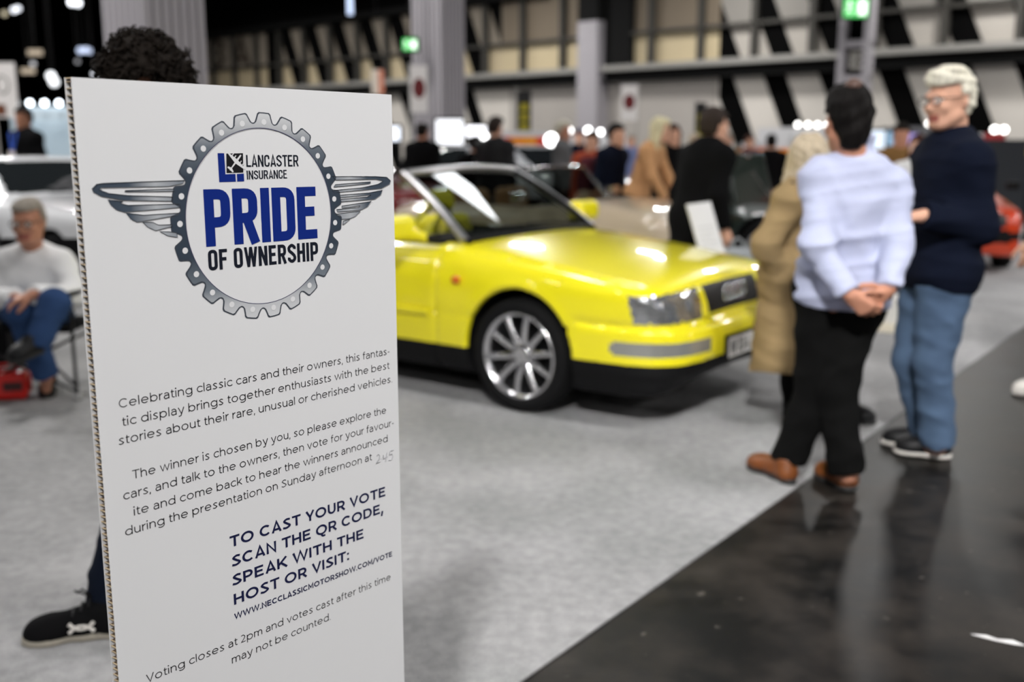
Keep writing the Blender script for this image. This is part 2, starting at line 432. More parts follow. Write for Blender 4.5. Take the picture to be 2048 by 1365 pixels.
def carpet_material():
    m = bpy.data.materials.new('grey_carpet')
    t = nt(m); b = t.nodes['Principled BSDF']
    tc = t.nodes.new('ShaderNodeTexCoord')
    n1 = t.nodes.new('ShaderNodeTexNoise'); n1.inputs['Scale'].default_value = 1.1; n1.inputs['Detail'].default_value = 6
    n2 = t.nodes.new('ShaderNodeTexNoise'); n2.inputs['Scale'].default_value = 150; n2.inputs['Detail'].default_value = 3
    n3 = t.nodes.new('ShaderNodeTexNoise'); n3.inputs['Scale'].default_value = 22; n3.inputs['Detail'].default_value = 4
    for n in (n1, n2, n3): t.links.new(tc.outputs['Object'], n.inputs['Vector'])
    ad = t.nodes.new('ShaderNodeMath'); ad.operation = 'MULTIPLY_ADD'; ad.inputs[1].default_value = 0.5
    t.links.new(n2.outputs['Fac'], ad.inputs[0]); t.links.new(n1.outputs['Fac'], ad.inputs[2])
    ad2 = t.nodes.new('ShaderNodeMath'); ad2.operation = 'MULTIPLY_ADD'; ad2.inputs[1].default_value = 0.6
    t.links.new(n3.outputs['Fac'], ad2.inputs[0]); t.links.new(ad.outputs[0], ad2.inputs[2])
    r = t.nodes.new('ShaderNodeValToRGB')
    r.color_ramp.elements[0].position = 0.7; r.color_ramp.elements[0].color = (*srgb(132, 132, 133), 1)
    r.color_ramp.elements[1].position = 1.0; r.color_ramp.elements[1].color = (*srgb(166, 165, 166), 1)
    sc_ = t.nodes.new('ShaderNodeMath'); sc_.operation = 'MULTIPLY'; sc_.inputs[1].default_value = 0.8
    t.links.new(ad2.outputs[0], sc_.inputs[0]); t.links.new(sc_.outputs[0], r.inputs[0]); t.links.new(r.outputs[0], b.inputs['Base Color'])
    b.inputs['Roughness'].default_value = 0.95
    b.inputs['Specular IOR Level'].default_value = 0.1
    bp_ = t.nodes.new('ShaderNodeBump'); bp_.inputs['Strength'].default_value = 0.4; bp_.inputs['Distance'].default_value = 0.004
    t.links.new(n2.outputs['Fac'], bp_.inputs['Height']); t.links.new(bp_.outputs['Normal'], b.inputs['Normal'])
    return m

# ------------------------------------------------------------------ the hall: floor, carpet, walls, beams, ceiling
structure(MB().box((0, 25, -0.1), (160, 150, 0.2)).build('floor', floor_material()))

E0, E1 = np.array([0.027, 2.576]), ground(2048, 655)[:2]
ed = (E1 - E0) / np.linalg.norm(E1 - E0)
en = np.array([-ed[1], ed[0]])
def carpet():
    a, b = E0 - ed * 9, E0 + ed * 24
    c, d = b + en * 40, a + en * 40
    poly = [tuple(a), tuple(b), tuple(c), tuple(d)]
    mb = MB().prism(poly, Matrix.Identity(4), 0.006)
    return structure(tag(mb.build('carpet', carpet_material()), 'grey exhibition carpet laid on the dark hall floor', 'carpet'))
carpet()

W0, WD = np.array([0.0, 40.0]), np.array([-0.734, 0.679])
WN = np.array([-WD[1], -WD[0]]) * -1.0
WN = np.array([-0.679, -0.734])      # towards the camera
def wpt(s, h, out=0.0):
    p = W0 + WD * s + WN * out
    return (p[0], p[1], h)
WM = Matrix(((WD[0], 0, -0.679, W0[0]), (WD[1], 0, -0.734, W0[1]), (0, 1, 0, 0), (0, 0, 0, 1)))   # wall (s, h, out) -> hall
def wquad(mb, pts, t, mi, out=0.0):
    mb.prism(pts, WM @ Matrix.Translation((0, 0, out)), t, mi)
def rect(s0, s1, h0, h1): return [(s0, h0), (s1, h0), (s1, h1), (s0, h1)]

def back_wall():
    mb = MB()
    wquad(mb, rect(-60, 24, 0, 9.5), -0.4, 0)                      # the wall itself: cream sheeting
    wquad(mb, rect(-60, 24, 0, 3.57), 0.02, 1)                     # lower white cladding
    wquad(mb, rect(-9.0, 0.05, 0, 3.45), 0.05, 2)                  # wide grey shutters
    wquad(mb, rect(0.45, 24, 4.0, 5.07), 0.02, 4); wquad(mb, rect(0.45, 24, 5.07, 9.4), 0.02, 5)      # upper sheeting: two rows of panels
    wquad(mb, rect(-9.05, 0.45, 4.0, 5.07), 0.02, 0); wquad(mb, rect(-9.05, 0.45, 5.07, 9.4), 0.02, 6)
    wquad(mb, rect(-60, -9.05, 4.0, 5.07), 0.02, 7); wquad(mb, rect(-60, -9.05, 5.07, 9.4), 0.02, 8)
    # black slanting bands, upper row
    def band(sb, w, h0, h1, k, lo=-99, hi=99):
        pts = [(sb, h0), (sb + w, h0), (sb + w + k * (h1 - h0), h1), (sb + k * (h1 - h0), h1)]
        if lo > -99 or hi < 99:
            # clip to lo..hi along s
            def clip(poly, f):
                out = []
                for i in range(len(poly)):
                    a, b = poly[i], poly[(i + 1) % len(poly)]
                    fa, fb = f(a), f(b)
                    if fa >= 0: out.append(a)
                    if fa * fb < 0:
                        q = fa / (fa - fb); out.append((a[0] + (b[0] - a[0]) * q, a[1] + (b[1] - a[1]) * q))
                return out
            pts = clip(pts, lambda p: p[0] - lo); pts = clip(pts, lambda p: hi - p[0])
        if len(pts) > 2: wquad(mb, pts, 0.05, 3, 0.022)
    for k in range(8):
        band(12.9 - 1.96 * k, 0.82, 4.0, 6.75, 0.44, lo=0.5)
    band(15.0, 0.9, 3.9, 7.2, 0.0)
    for k in range(-1, 12):
        band(-9.85 - 1.83 * k, 0.74, 4.0, 9.5, 0.45, hi=-9.05)
    # lower row
    for k in range(8):
        band(1.42 + 1.84 * k - 0.8, 0.68, 0.3, 3.55, 0.45, lo=0.2)
    for k in range(0, 12):
        band(-11.05 - 1.83 * k + 0.05, 0.74, 0.3, 3.55, 0.45, hi=-9.1)
    return structure(mb.build('wall_back', [CREAM, WHITEW, GREYW, BLACKW] + [mat('sheeting_' + n, srgb(*c), 0.7, var=0.05, vscale=0.8) for n, c in
        (('cream_left', (196, 180, 148)), ('taupe_left', (150, 140, 126)), ('taupe_middle', (122, 110, 94)), ('grey_right', (176, 170, 162)), ('dull_right', (140, 136, 130)))]))
back_wall()

def wall_steel():
    mb = MB()
    # main ledge beam: pale flange above, dark web below
    wquad(mb, rect(-60, 20, 3.86, 4.04), 0.55, 0)
    wquad(mb, rect(-60, 20, 3.55, 3.86), 0.25, 1)
    wquad(mb, rect(-60, 20, 3.50, 3.56), 0.5, 1)
    structure(mb.build('trim_1', [GREYST, DARKST]))
    for k in range(-16, 12):                                        # posts between the panels
        s = 1.12 + 1.93 * k
        m2 = MB(); wquad(m2, rect(s, s + 0.2, 4.04, 9.4 if s < 0.4 else 6.75), 0.2, 0, 0.08)
        structure(m2.build('trim_%d' % (k + 20), mat('post_steel', (0.045, 0.042, 0.036), 0.7)))
    m3 = MB(); wquad(m3, rect(-60, 24, 5.02, 5.12), 0.2, 0, 0.08)
    structure(m3.build('trim_60', mat('post_steel', (0.045, 0.042, 0.036), 0.7)))
    m4 = MB()
    wquad(m4, rect(-2.0, 24, 6.62, 6.86), 0.6, 1)
    wquad(m4, rect(-2.0, 24, 6.86, 9.4), 0.5, 0)
    structure(m4.build('trim_61', [BLACKCEIL, DARKST]))
    # pale pilaster and dark strip standing in for its shadow on the wall
    m5 = MB(); wquad(m5, rect(-4.62, -3.75, 0, 5.55), 0.7, 0); wquad(m5, rect(-4.62, -3.75, 5.55, 9.4), 0.7, 1)
    wquad(m5, rect(-5.7, -4.62, 4.04, 9.4), 0.3, 1)
    structure(m5.build('column_pilaster', [COLGREY, DARKST]))
wall_steel()

def hall_number():
    fr = lambda a, z, o: wpt(-a, z, o)
    mb = MB()
    lettering(mb, '3', (-20.6, 5.2), (-19.6, 5.2), 1.35, 0.09, 0.16, 0, fr, True)
    o = mb.build('hall_numeral', mat('dark_brown_lettering', (0.05, 0.035, 0.025), 0.7))
    tag(o, 'dark numeral 3 high on the cream wall, left of the letter A', 'sign')
    mb = MB()
    lettering(mb, 'A', (-18.75, 5.2), (-17.5, 5.2), 1.35, 0.09, 0.16, 0, fr, True)
    o = mb.build('hall_letter', mat('dark_brown_lettering', (0.05, 0.035, 0.025), 0.7))
    tag(o, 'dark letter A high on the cream wall, right of the numeral 3', 'sign')
hall_number()

structure(MB().box((0, 20, 9.6), (170, 160, 0.2)).build('ceiling', BLACKCEIL))
structure(MB().box((-46, 30, 4.75), (0.3, 140, 9.5)).build('wall_left', BLACKCEIL))
structure(MB().box((52, 10, 4.75), (0.3, 120, 9.5)).build('wall_right', GREYW))
structure(MB().box((0, 99, 4.75), (160, 0.3, 9.5)).build('wall_far', BLACKCEIL))

def column(loc, w, name, rot, H=9.4):
    mb = MB()
    mb.box((0, 0, H / 2), (w * 0.86, w * 0.86, H))
    for side in range(4):
        R = Matrix.Rotation(side * math.pi / 2, 3, 'Z')
        for k in range(7):
            x = -w * 0.5 + (k + 0.5) * w / 7
            p = R @ Vector((x, -w * 0.45, 0))
            mb.box((p.x, p.y, H / 2), (w / 7 * 0.62, w / 7 * 0.62, H), 0, R)
    o = mb.build(name, COLGREY)
    o.location = (loc[0], loc[1], 0); o.rotation_euler = (0, 0, rot)
    return structure(o)
ca = at(312, 100, 12.0); column((ca[0], ca[1]), 0.80, 'column_1', -HG)
cb = at(877, 100, 20.0); column((cb[0], cb[1]), 0.72, 'column_2', -HG)

def lattice_column():
    """pale box column with openings in its face, hung with the aisle letter E"""
    p = at(1712, 100, 27.0)
    root = empty('aisle_column', (p[0], p[1], 0), 'pale steel column with dark openings carrying a letter E behind the blue-shirted man', 'column', -0.55)
    root['kind'] = 'structure'
    w = 0.78
    mb = MB()
    for sx in (-1, 1):
        mb.box((sx * (w / 2 - 0.08), 0, 4.7), (0.16, 0.55, 9.4))
    for z in (1.3, 3.05, 3.9, 6.0, 8.0):
        mb.box((0, 0, z), (w, 0.5, 0.16))
    mb.box((0, 0, 1.5), (w - 0.1, 0.45, 2.9))
    mb.box((0, 0.2, 6.2), (w - 0.1, 0.1, 6.4), 1)
    mb.build('frame', [COLGREY, BLACKW], root)
    m2 = MB(); lettering(m2, 'E', (-0.14, 3.3), (0.2, 3.3), 0.45, 0, 0.2, 0, lambda a, z, o: (a, -0.03, z))
    m2.build('letter', mat('letter_grey', (0.5, 0.48, 0.44), 0.6), root)
lattice_column()

def hall_lamps():
    me = None
    for (x, y, pw) in LAMPS:
        if me is None:
            mb = MB()
            mb.lathe([(0.02, 0.75), (0.12, 0.72), (0.16, 0.5), (0.30, 0.3), (0.47, 0.05), (0.49, 0.0), (0.45, 0.02), (0.0, 0.06)], n=20)
            o = mb.build('hall_lamp', mat('lamp_housing', (0.25, 0.25, 0.25), 0.5))
            me = o.data
        else:
            o = bpy.data.objects.new('hall_lamp', me); COL.objects.link(o)
        o.location = (x, y, LAMP_H)
        tag(o, 'round high-bay lamp hanging from the black ceiling', 'lamp', 'high-bay lamps over the hall')
        r = MB().tube([(0, 0, 0.7), (0, 0, 9.5 - LAMP_H)], 0.02, 6).build('hanger', DARKST, o)
hall_lamps()

def panel_lamp():
    a, c = np.array((1.50, 11.85)), np.array((2.85, 12.45))
    e = (c - a) / np.linalg.norm(c - a); n = np.array((-e[1], e[0]))
    o = (a + c) / 2 + n * 0.55
    root = empty('panel_lamp', (o[0], o[1], 7.5), 'wide rectangular light panel hung over the row of cars', 'lamp', math.atan2(e[1], e[0]))
    MB().box((0, 0, 0.06), (1.6, 1.2, 0.10)).build('casing', GREYST, root)
    MB().box((0, 0, 0.0), (1.5, 1.1, 0.02)).build('lit_face', glow('panel_light', (0.95, 0.98, 1.0), 16), root)
    for s in (-1, 1): MB().tube([(s * 0.6, 0, 0.1), (s * 0.6, 0, 2.0)], 0.01, 6).build('hanger', DARKST, root)
panel_lamp()
# ------------------------------------------------------------------ the voting board in front
BA = math.radians(35.878)
BROOT = empty('display_board', (-0.561, 1.345, 0), 'tall white honeycomb cardboard voting board with winged gear emblem, standing in the foreground', 'sign', math.radians(90) - BA)
BW, BTOP, BT = 0.60, 1.532, 0.0165
INKB = mat('black_ink', (0.008, 0.008, 0.010), 0.6, spec=0.15)
INKN = mat('navy_ink', srgb(24, 28, 62), 0.6, spec=0.15)
INKR = mat('royal_blue_ink', srgb(10, 36, 116), 0.55, spec=0.15)
INKP = mat('pencil', (0.33, 0.33, 0.35), 0.6)
PAPER = mat('white_board_face', srgb(212, 212, 214), 0.5, var=0.012, vscale=7, spec=0.3)
CELLP = mat('kraft_paper_core', srgb(178, 160, 132), 0.9, var=0.2, vscale=60)
def bf(a, z, o): return (a, -o, z)              # board plane: along, up, outwards

def board():
    MB().box((BW / 2, 0.0007, (BTOP + 0.03) / 2), (BW, 0.0014, BTOP - 0.03)).build('front_sheet', PAPER, BROOT)
    MB().box((BW / 2, BT - 0.0007, (BTOP + 0.03) / 2), (BW, 0.0014, BTOP - 0.03)).build('back_sheet', PAPER, BROOT)
    core = MB()
    z = 0.05
    rnd = random.Random(4)
    while z < BTOP - 0.004:
        Rr = Matrix.Rotation(rnd.uniform(-0.06, 0.06), 3, 'X')
        core.box((BW / 2, BT / 2, z), (BW - 0.005, BT - 0.003, 0.0006), 3, Rr)
        for xe in (0.0016, BW - 0.0016): core.box((xe, BT / 2, z), (0.0018, BT - 0.003, 0.0010), 0, Rr)
        z += 0.0086 + rnd.uniform(-0.0006, 0.0006)
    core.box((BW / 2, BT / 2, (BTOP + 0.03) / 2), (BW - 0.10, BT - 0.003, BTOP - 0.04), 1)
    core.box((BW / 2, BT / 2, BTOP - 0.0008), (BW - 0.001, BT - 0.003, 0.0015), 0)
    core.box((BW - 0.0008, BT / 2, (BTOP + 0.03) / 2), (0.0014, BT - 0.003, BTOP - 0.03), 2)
    core.build('honeycomb_core', [CELLP, mat('core_shadow_paper', (0.035, 0.022, 0.015), 0.95, spec=0.0), PAPER, mat('shaded_paper_core', (0.085, 0.058, 0.038), 0.95, spec=0.0)], BROOT)  # ribs and inner block coloured dark for the shade inside the cells
    for x in (0.08, BW - 0.08):
        ft = MB(); ft.prism([(-0.16, 0.0), (0.16, 0.0), (0.16, 0.04), (0.02, 0.13), (-0.02, 0.13), (-0.16, 0.04)],
                 Matrix.Translation((x, BT / 2, 0.006)) @ Matrix(((0, 0, 1, 0), (1, 0, 0, 0), (0, 1, 0, 0), (0, 0, 0, 1))), 0.016)
        ft.build('foot', CELLP, BROOT)

    for body, p0, p1 in [
        ('Celebrating classic cars and their owners, this fantas-', (0.0320, 1.0900), (0.5790, 1.0742)),
        ('tic display brings together enthusiasts with the best', (0.0352, 1.0635), (0.5772, 1.0478)),
        ('stories about their rare, unusual or cherished vehicles.', (0.0274, 1.0381), (0.5843, 1.0213)),
        ('The winner is chosen by you, so please explore the', (0.0446, 0.9841), (0.5665, 0.9669)),
        ('cars, and talk to the owners, then vote for your favour-', (0.0282, 0.9578), (0.5857, 0.9390)),
        ('ite and come back to hear the winners announced', (0.0428, 0.9305), (0.5686, 0.9126)),
        ('during the presentation on Sunday afternoon at', (0.0268, 0.9049), (0.5256, 0.8884)),
        ('Voting closes at 2pm and votes cast after this time', (0.0430, 0.6717), (0.5678, 0.6436)),
        ('may not be counted.', (0.1966, 0.6353), (0.4119, 0.6249))]:
        T = MB(); lettering(T, body, p0, p1, 0.0128, 0.0003, 0.1, 0, bf, gap=0.19); T.build('text_line', INKB, BROOT, recalc=False)
    for body, p0, p1 in [('TO CAST YOUR VOTE', (0.2052, 0.8282), (0.5591, 0.8111)), ('SCAN THE QR CODE,', (0.2070, 0.7952), (0.5520, 0.7812)),
                         ('SPEAK WITH THE', (0.2059, 0.7637), (0.4996, 0.7483)), ('HOST OR VISIT:', (0.2068, 0.7313), (0.4616, 0.7201))]:
        T = MB(); lettering(T, body, p0, p1, 0.0182, 0.0003, 0.19, 0, bf, gap=0.15); T.build('bold_text_line', INKN, BROOT, recalc=False)
    T = MB(); lettering(T, 'WWW.NECCLASSICMOTORSHOW.COM/VOTE', (0.2059, 0.7069), (0.5734, 0.6886), 0.0098, 0.0003, 0.2, 0, bf, gap=0.13)
    T.build('bold_text_line', INKN, BROOT, recalc=False)
    T = MB()
    for st in [[(0.5385, 0.8925), (0.543, 0.8955), (0.5462, 0.892), (0.5445, 0.886), (0.537, 0.8795), (0.5475, 0.880)],
               [(0.5565, 0.8905), (0.555, 0.883), (0.5665, 0.8845)], [(0.5655, 0.8925), (0.5610, 0.8765)],
               [(0.584, 0.893), (0.574, 0.8935), (0.572, 0.8865), (0.579, 0.887), (0.5815, 0.881), (0.577, 0.8755), (0.570, 0.877)],
               [(0.5497, 0.8835), (0.5505, 0.8845)]]:
        T.tube([bf(a, z, 0.0004) for a, z in st], 0.00065, 5)
    T.build('handwritten_time', INKP, BROOT)

    # emblem
    gx, gz, kx, kz = 0.302, 1.3375, 1.032, 0.968
    def gp(r, th, o): return bf(gx + r * kx * math.cos(th), gz + r * kz * math.sin(th), o)
    N = 23
    def outline(dr):
        pts = []
        for k in range(N):
            c0 = math.radians(86.6) - 2 * math.pi * k / N
            st = 2 * math.pi / N
            tw = dr * 5.5
            for f, r in ((0.5, 0.1462), (0.44, 0.1468), (0.37, 0.1495), (0.30, 0.1560), (0.265, 0.1600), (0.20, 0.1622), (0.0, 0.1622), (-0.20, 0.1622), (-0.265, 0.1600), (-0.30, 0.1560), (-0.37, 0.1495), (-0.44, 0.1468)):
                sgn = 1 if f > 0 else -1 if f < 0 else 0
                pts.append((r + dr, c0 + f * st + (sgn * tw if 0.19 < abs(f) < 0.4 else 0)))
        return pts
    def ring(dr, rin, o, name, m, dots=False):
        mb = MB()
        out = outline(dr)
        V = [gp(r, a, o) for r, a in out] + [gp(rin, a, o) for r, a in out]
        n = len(out)
        mb.add(V, [(i, (i + 1) % n, n + (i + 1) % n, n + i) for i in range(n)], 0)
        if dots:
            for k in range(N):
                a0 = math.radians(86.6) - 2 * math.pi * k / N
                cx, cz = gx + 0.1483 * kx * math.cos(a0), gz + 0.1483 * kz * math.sin(a0)
                mb.add([bf(cx + 0.0046 * kx * math.cos(2 * math.pi * q / 20), cz + 0.0046 * kz * math.sin(2 * math.pi * q / 20), 0.001) for q in range(20)], [tuple(range(20))], 1)
        return mb.build(name, m, BROOT, recalc=False)
    gm = bpy.data.materials.new('gear_print')
    t = nt(gm); b = t.nodes['Principled BSDF']; b.inputs['Roughness'].default_value = 0.5
    tc = t.nodes.new('ShaderNodeTexCoord'); sp = t.nodes.new('ShaderNodeSeparateXYZ'); t.links.new(tc.outputs['Object'], sp.inputs[0])
    mr = t.nodes.new('ShaderNodeMapRange'); mr.inputs[1].default_value = gz - 0.16; mr.inputs[2].default_value = gz + 0.16
    t.links.new(sp.outputs['Z'], mr.inputs[0])
    cr = t.nodes.new('ShaderNodeValToRGB')
    els = cr.color_ramp.elements
    els[0].position = 0.0; els[0].color = (*srgb(200, 201, 204), 1)
    els[1].position = 1.0; els[1].color = (*srgb(205, 206, 208), 1)
    for p_, c_ in ((0.10, (178, 180, 184)), (0.18, (108, 116, 125)), (0.34, (42, 54, 68)), (0.70, (42, 54, 68)), (0.83, (96, 104, 114)), (0.92, (172, 174, 178))):
        e_ = els.new(p_); e_.color = (*srgb(*c_), 1)
    t.links.new(mr.outputs[0], cr.inputs[0]); t.links.new(cr.outputs[0], b.inputs['Base Color'])
    LINE = mat('slate_outline_ink', srgb(56, 62, 72), 0.5)
    ring(0.0011, 0.1386, 0.0004, 'gear_outline', LINE)
    ring(-0.0009, 0.1393, 0.0007, 'gear_ring', [gm, PAPER], True)
    dv = MB()
    V = [gp(0.1393, 2 * math.pi * q / 96, 0.0009) for q in range(96)] + [gp(0.1384, 2 * math.pi * q / 96, 0.0009) for q in range(96)]
    dv.add(V, [(i, (i + 1) % 96, 96 + (i + 1) % 96, 96 + i) for i in range(96)])
    dv.build('inner_circle_line', mat('violet_grey_ink', srgb(52, 50, 86), 0.5), BROOT, recalc=False)

    # wings: feathers drawn as closed strokes, left ones traced in plane coordinates, right ones mirrored
    wm = bpy.data.materials.new('wing_print')
    t = nt(wm); b = t.nodes['Principled BSDF']; b.inputs['Roughness'].default_value = 0.5
    tc = t.nodes.new('ShaderNodeTexCoord'); sp = t.nodes.new('ShaderNodeSeparateXYZ'); t.links.new(tc.outputs['Object'], sp.inputs[0])
    mr = t.nodes.new('ShaderNodeMath'); mr.operation = 'SUBTRACT'; mr.inputs[1].default_value = gx
    ab = t.nodes.new('ShaderNodeMath'); ab.operation = 'ABSOLUTE'
    m2 = t.nodes.new('ShaderNodeMapRange'); m2.inputs[1].default_value = 0.150; m2.inputs[2].default_value = 0.262
    t.links.new(sp.outputs['X'], mr.inputs[0]); t.links.new(mr.outputs[0], ab.inputs[0]); t.links.new(ab.outputs[0], m2.inputs[0])
    cr = t.nodes.new('ShaderNodeValToRGB'); els = cr.color_ramp.elements
    els[0].position = 0; els[0].color = (*srgb(120, 126, 134), 1); els[1].position = 1; els[1].color = (*srgb(48, 60, 74), 1)
    e_ = els.new(0.35); e_.color = (*srgb(168, 171, 176), 1); e_ = els.new(0.72); e_.color = (*srgb(58, 70, 84), 1)
    t.links.new(m2.outputs[0], cr.inputs[0]); t.links.new(cr.outputs[0], b.inputs['Base Color'])
    def e2(x, y):      # photo mark on the emblem -> board plane
        px, py = 140 + x / 2.844, 180 + y / 2.844
        dd = ray(px, py); d0 = (math.sin(BA), math.cos(BA))
        M_ = np.array([[dd[0], -d0[0]], [dd[1], -d0[1]]]); tt, a = np.linalg.solve(M_, np.array([-0.561, 1.345]))
        return float(a), float(EYE + tt * dd[2])
    wings = [
      # (polyline closed outline, fill?)
      [(648, 514), (190, 530), (150, 536), (124, 562), (132, 582), (175, 605), (300, 628), (575, 632), (580, 608), (330, 600), (220, 588), (165, 568), (175, 556), (560, 548), (640, 532)],
      [(312, 572), (590, 562), (590, 576), (312, 579)],
      [(215, 625), (232, 655), (262, 682), (310, 695), (620, 668), (622, 648), (330, 656), (285, 645), (300, 634)],
      [(318, 700), (345, 735), (380, 752), (615, 712), (614, 700), (420, 712)],
      [(412, 752), (440, 780), (485, 800), (580, 776), (580, 766), (500, 768), (470, 752)],
      [(510, 805), (555, 830), (610, 838), (605, 812), (560, 806)]]
    for side, ws in (('l', wings), ('r', [
      [(1490, 492), (1740, 492), (1800, 496), (1822, 516), (1815, 536), (1770, 560), (1500, 584), (1490, 572), (1660, 556), (1750, 536), (1780, 518), (1740, 508), (1510, 512)],
      [(1508, 538), (1708, 522), (1706, 532), (1500, 552)],
      [(1535, 598), (1700, 585), (1775, 570), (1765, 598), (1730, 622), (1540, 636), (1540, 622), (1690, 608), (1710, 596), (1535, 612)],
      [(1545, 660), (1700, 636), (1712, 632), (1690, 664), (1655, 682), (1520, 694), (1515, 680), (1640, 668), (1648, 658), (1545, 672)],
      [(1510, 706), (1640, 690), (1650, 690), (1620, 720), (1590, 732), (1540, 736)],
      [(1552, 746), (1590, 735), (1565, 758), (1550, 768)]])):
        mb, ml = MB(), MB()
        for i, w in enumerate(ws):
            P = [e2(*p) for p in w]
            mb.add([bf(a, z, 0.00032 + 0.00002 * i) for a, z in P], [tuple(range(len(P)))])
            ml.tube([bf(a, z, 0.0004) for a, z in P + [P[0], P[1]]], 0.00075, 5, flat=0.4)
        mb.build('wing_fill', wm, BROOT, recalc=False)
        ml.build('wing_outline', LINE, BROOT)

    for body, p0, p1, cap, w in (('LANCASTER', (0.2739, 1.4141), (0.3784, 1.4130), 0.0178, 0.135), ('INSURANCE', (0.2737, 1.3953), (0.3534, 1.3948), 0.0133, 0.135),
                                 ('OF OWNERSHIP', (0.1945, 1.2645), (0.4136, 1.2599), 0.0305, 0.165)):
        T = MB(); lettering(T, body, p0, p1, cap, 0.0003, w, 0, bf, True, 0.085); T.build('emblem_lettering', mat('near_black_ink', srgb(20, 24, 36), 0.6, spec=0.15), BROOT, recalc=False)
    T = MB()
    lettering(T, 'PRIDE', (0.1925, 1.2999), (0.4146, 1.2965), 0.0835, 0.0003, 0.178, 0, bf, True, 0.05)
    T.build('emblem_title', INKR, BROOT, recalc=False)
    T = MB()
    for poly in ([(0.2218, 1.4349), (0.2337, 1.4348), (0.2342, 1.4041), (0.2524, 1.4042), (0.2527, 1.3927), (0.2220, 1.3929)],
                 [(0.2550, 1.4041), (0.2683, 1.4043), (0.2682, 1.3928), (0.2550, 1.3927)]):
        T.add([bf(a, z, 0.0003) for a, z in poly], [tuple(range(len(poly)))])
    T.build('logo_letter', INKR, BROOT, recalc=False)
    MB().add([bf(a, z, 0.0003) for a, z in [(0.2375, 1.4342), (0.2685, 1.4345), (0.2674, 1.4059), (0.2363, 1.4058)]], [(0, 1, 2, 3)]).build('logo_square', INKB, BROOT, recalc=False)
    T = MB()
    cx, cz = 0.2530, 1.4205
    def air(poly, o=0.0006):
        # local: u along fuselage (nose up right), v along wing (to lower right)
        a = math.radians(48)
        P = [(cx + (u * math.cos(a) + v * math.sin(a)) * 1.05, cz + (u * math.sin(a) - v * math.cos(a)) * 0.95) for u, v in poly]
        T.add([bf(x, z, o) for x, z in P], [tuple(range(len(P)))])
    air([(0.0165, 0), (0.0155, 0.0012), (0.004, 0.0017), (-0.014, 0.0007), (-0.016, 0), (-0.014, -0.0007), (0.004, -0.0017), (0.0155, -0.0012)])
    air([(0.0062, -0.001), (0.0045, -0.0185), (0.0025, -0.0188), (-0.0005, -0.001), (-0.0005, 0.001), (0.0025, 0.0188), (0.0045, 0.0185), (0.0062, 0.001)], 0.0007)
    air([(-0.0105, -0.001), (-0.0125, -0.0062), (-0.0150, -0.0062), (-0.0148, 0), (-0.0150, 0.0062), (-0.0125, 0.0062), (-0.0105, 0.001)], 0.0008)
    for v in (-0.0115, -0.0062, 0.0062, 0.0115):
        air([(0.0095, v - 0.0007), (0.0095, v + 0.0007), (0.003, v + 0.0008), (0.003, v - 0.0008)], 0.0009)
    T.build('logo_aeroplane', PAPER, BROOT, recalc=False)
board()
# ------------------------------------------------------------------ smooth solid shapes from distance fields
def surface_nets(d, org, res):
    neg = d < 0
    nx, ny, nz = d.shape
    cells = np.zeros((nx - 1, ny - 1, nz - 1), np.int8)
    offs = [(i, j, k) for i in (0, 1) for j in (0, 1) for k in (0, 1)]
    sl = lambda o: (slice(o[0], nx - 1 + o[0]), slice(o[1], ny - 1 + o[1]), slice(o[2], nz - 1 + o[2]))
    for o in offs: cells += neg[sl(o)]
    act = np.argwhere((cells > 0) & (cells < 8))
    ids = np.full(cells.shape, -1, np.int64)
    ids[tuple(act.T)] = np.arange(len(act))
    pos = np.zeros((len(act), 3)); cnt = np.zeros(len(act))
    for a in offs:
        for ax in range(3):
            if a[ax]: continue
            b = list(a); b[ax] = 1
            ia, ib = tuple((act + a).T), tuple((act + b).T)
            da, db = d[ia], d[ib]
            cr = (da < 0) != (db < 0)
            t = da[cr] / (da[cr] - db[cr])
            p = np.tile(np.array(a, float), (int(cr.sum()), 1)); p[:, ax] = t
            pos[cr] += p; cnt[cr] += 1
    V = (act + pos / cnt[:, None]) * res + org
    Fs = []
    for ax in range(3):
        o1, o2 = [(1, 2), (2, 0), (0, 1)][ax]
        s0 = [slice(1, -1)] * 3; s0[ax] = slice(0, -1)
        s1 = list(s0); s1[ax] = slice(1, None)
        a, b = neg[tuple(s0)], neg[tuple(s1)]
        E = np.argwhere(a != b)
        if not len(E): continue
        inside = a[tuple(E.T)]
        base = E.copy(); base[:, o1] += 1; base[:, o2] += 1
        def cid(d1, d2):
            q = base.copy(); q[:, o1] -= d1; q[:, o2] -= d2
            return ids[tuple(q.T)]
        q = np.stack([cid(1, 1), cid(0, 1), cid(0, 0), cid(1, 0)], 1)
        q[~inside] = q[~inside][:, ::-1]
        Fs.append(q)
    Fs = np.concatenate(Fs)
    return V, Fs[(Fs >= 0).all(1)]

def relax(V, Fs, it):
    for _ in range(it):
        acc = np.zeros_like(V); c = np.zeros(len(V))
        for i in range(4):
            a, b = Fs[:, i], Fs[:, (i + 1) % 4]
            np.add.at(acc, a, V[b]); np.add.at(c, a, 1)
            np.add.at(acc, b, V[a]); np.add.at(c, b, 1)
        V = V * 0.5 + acc / np.maximum(c, 1)[:, None] * 0.5
    return V

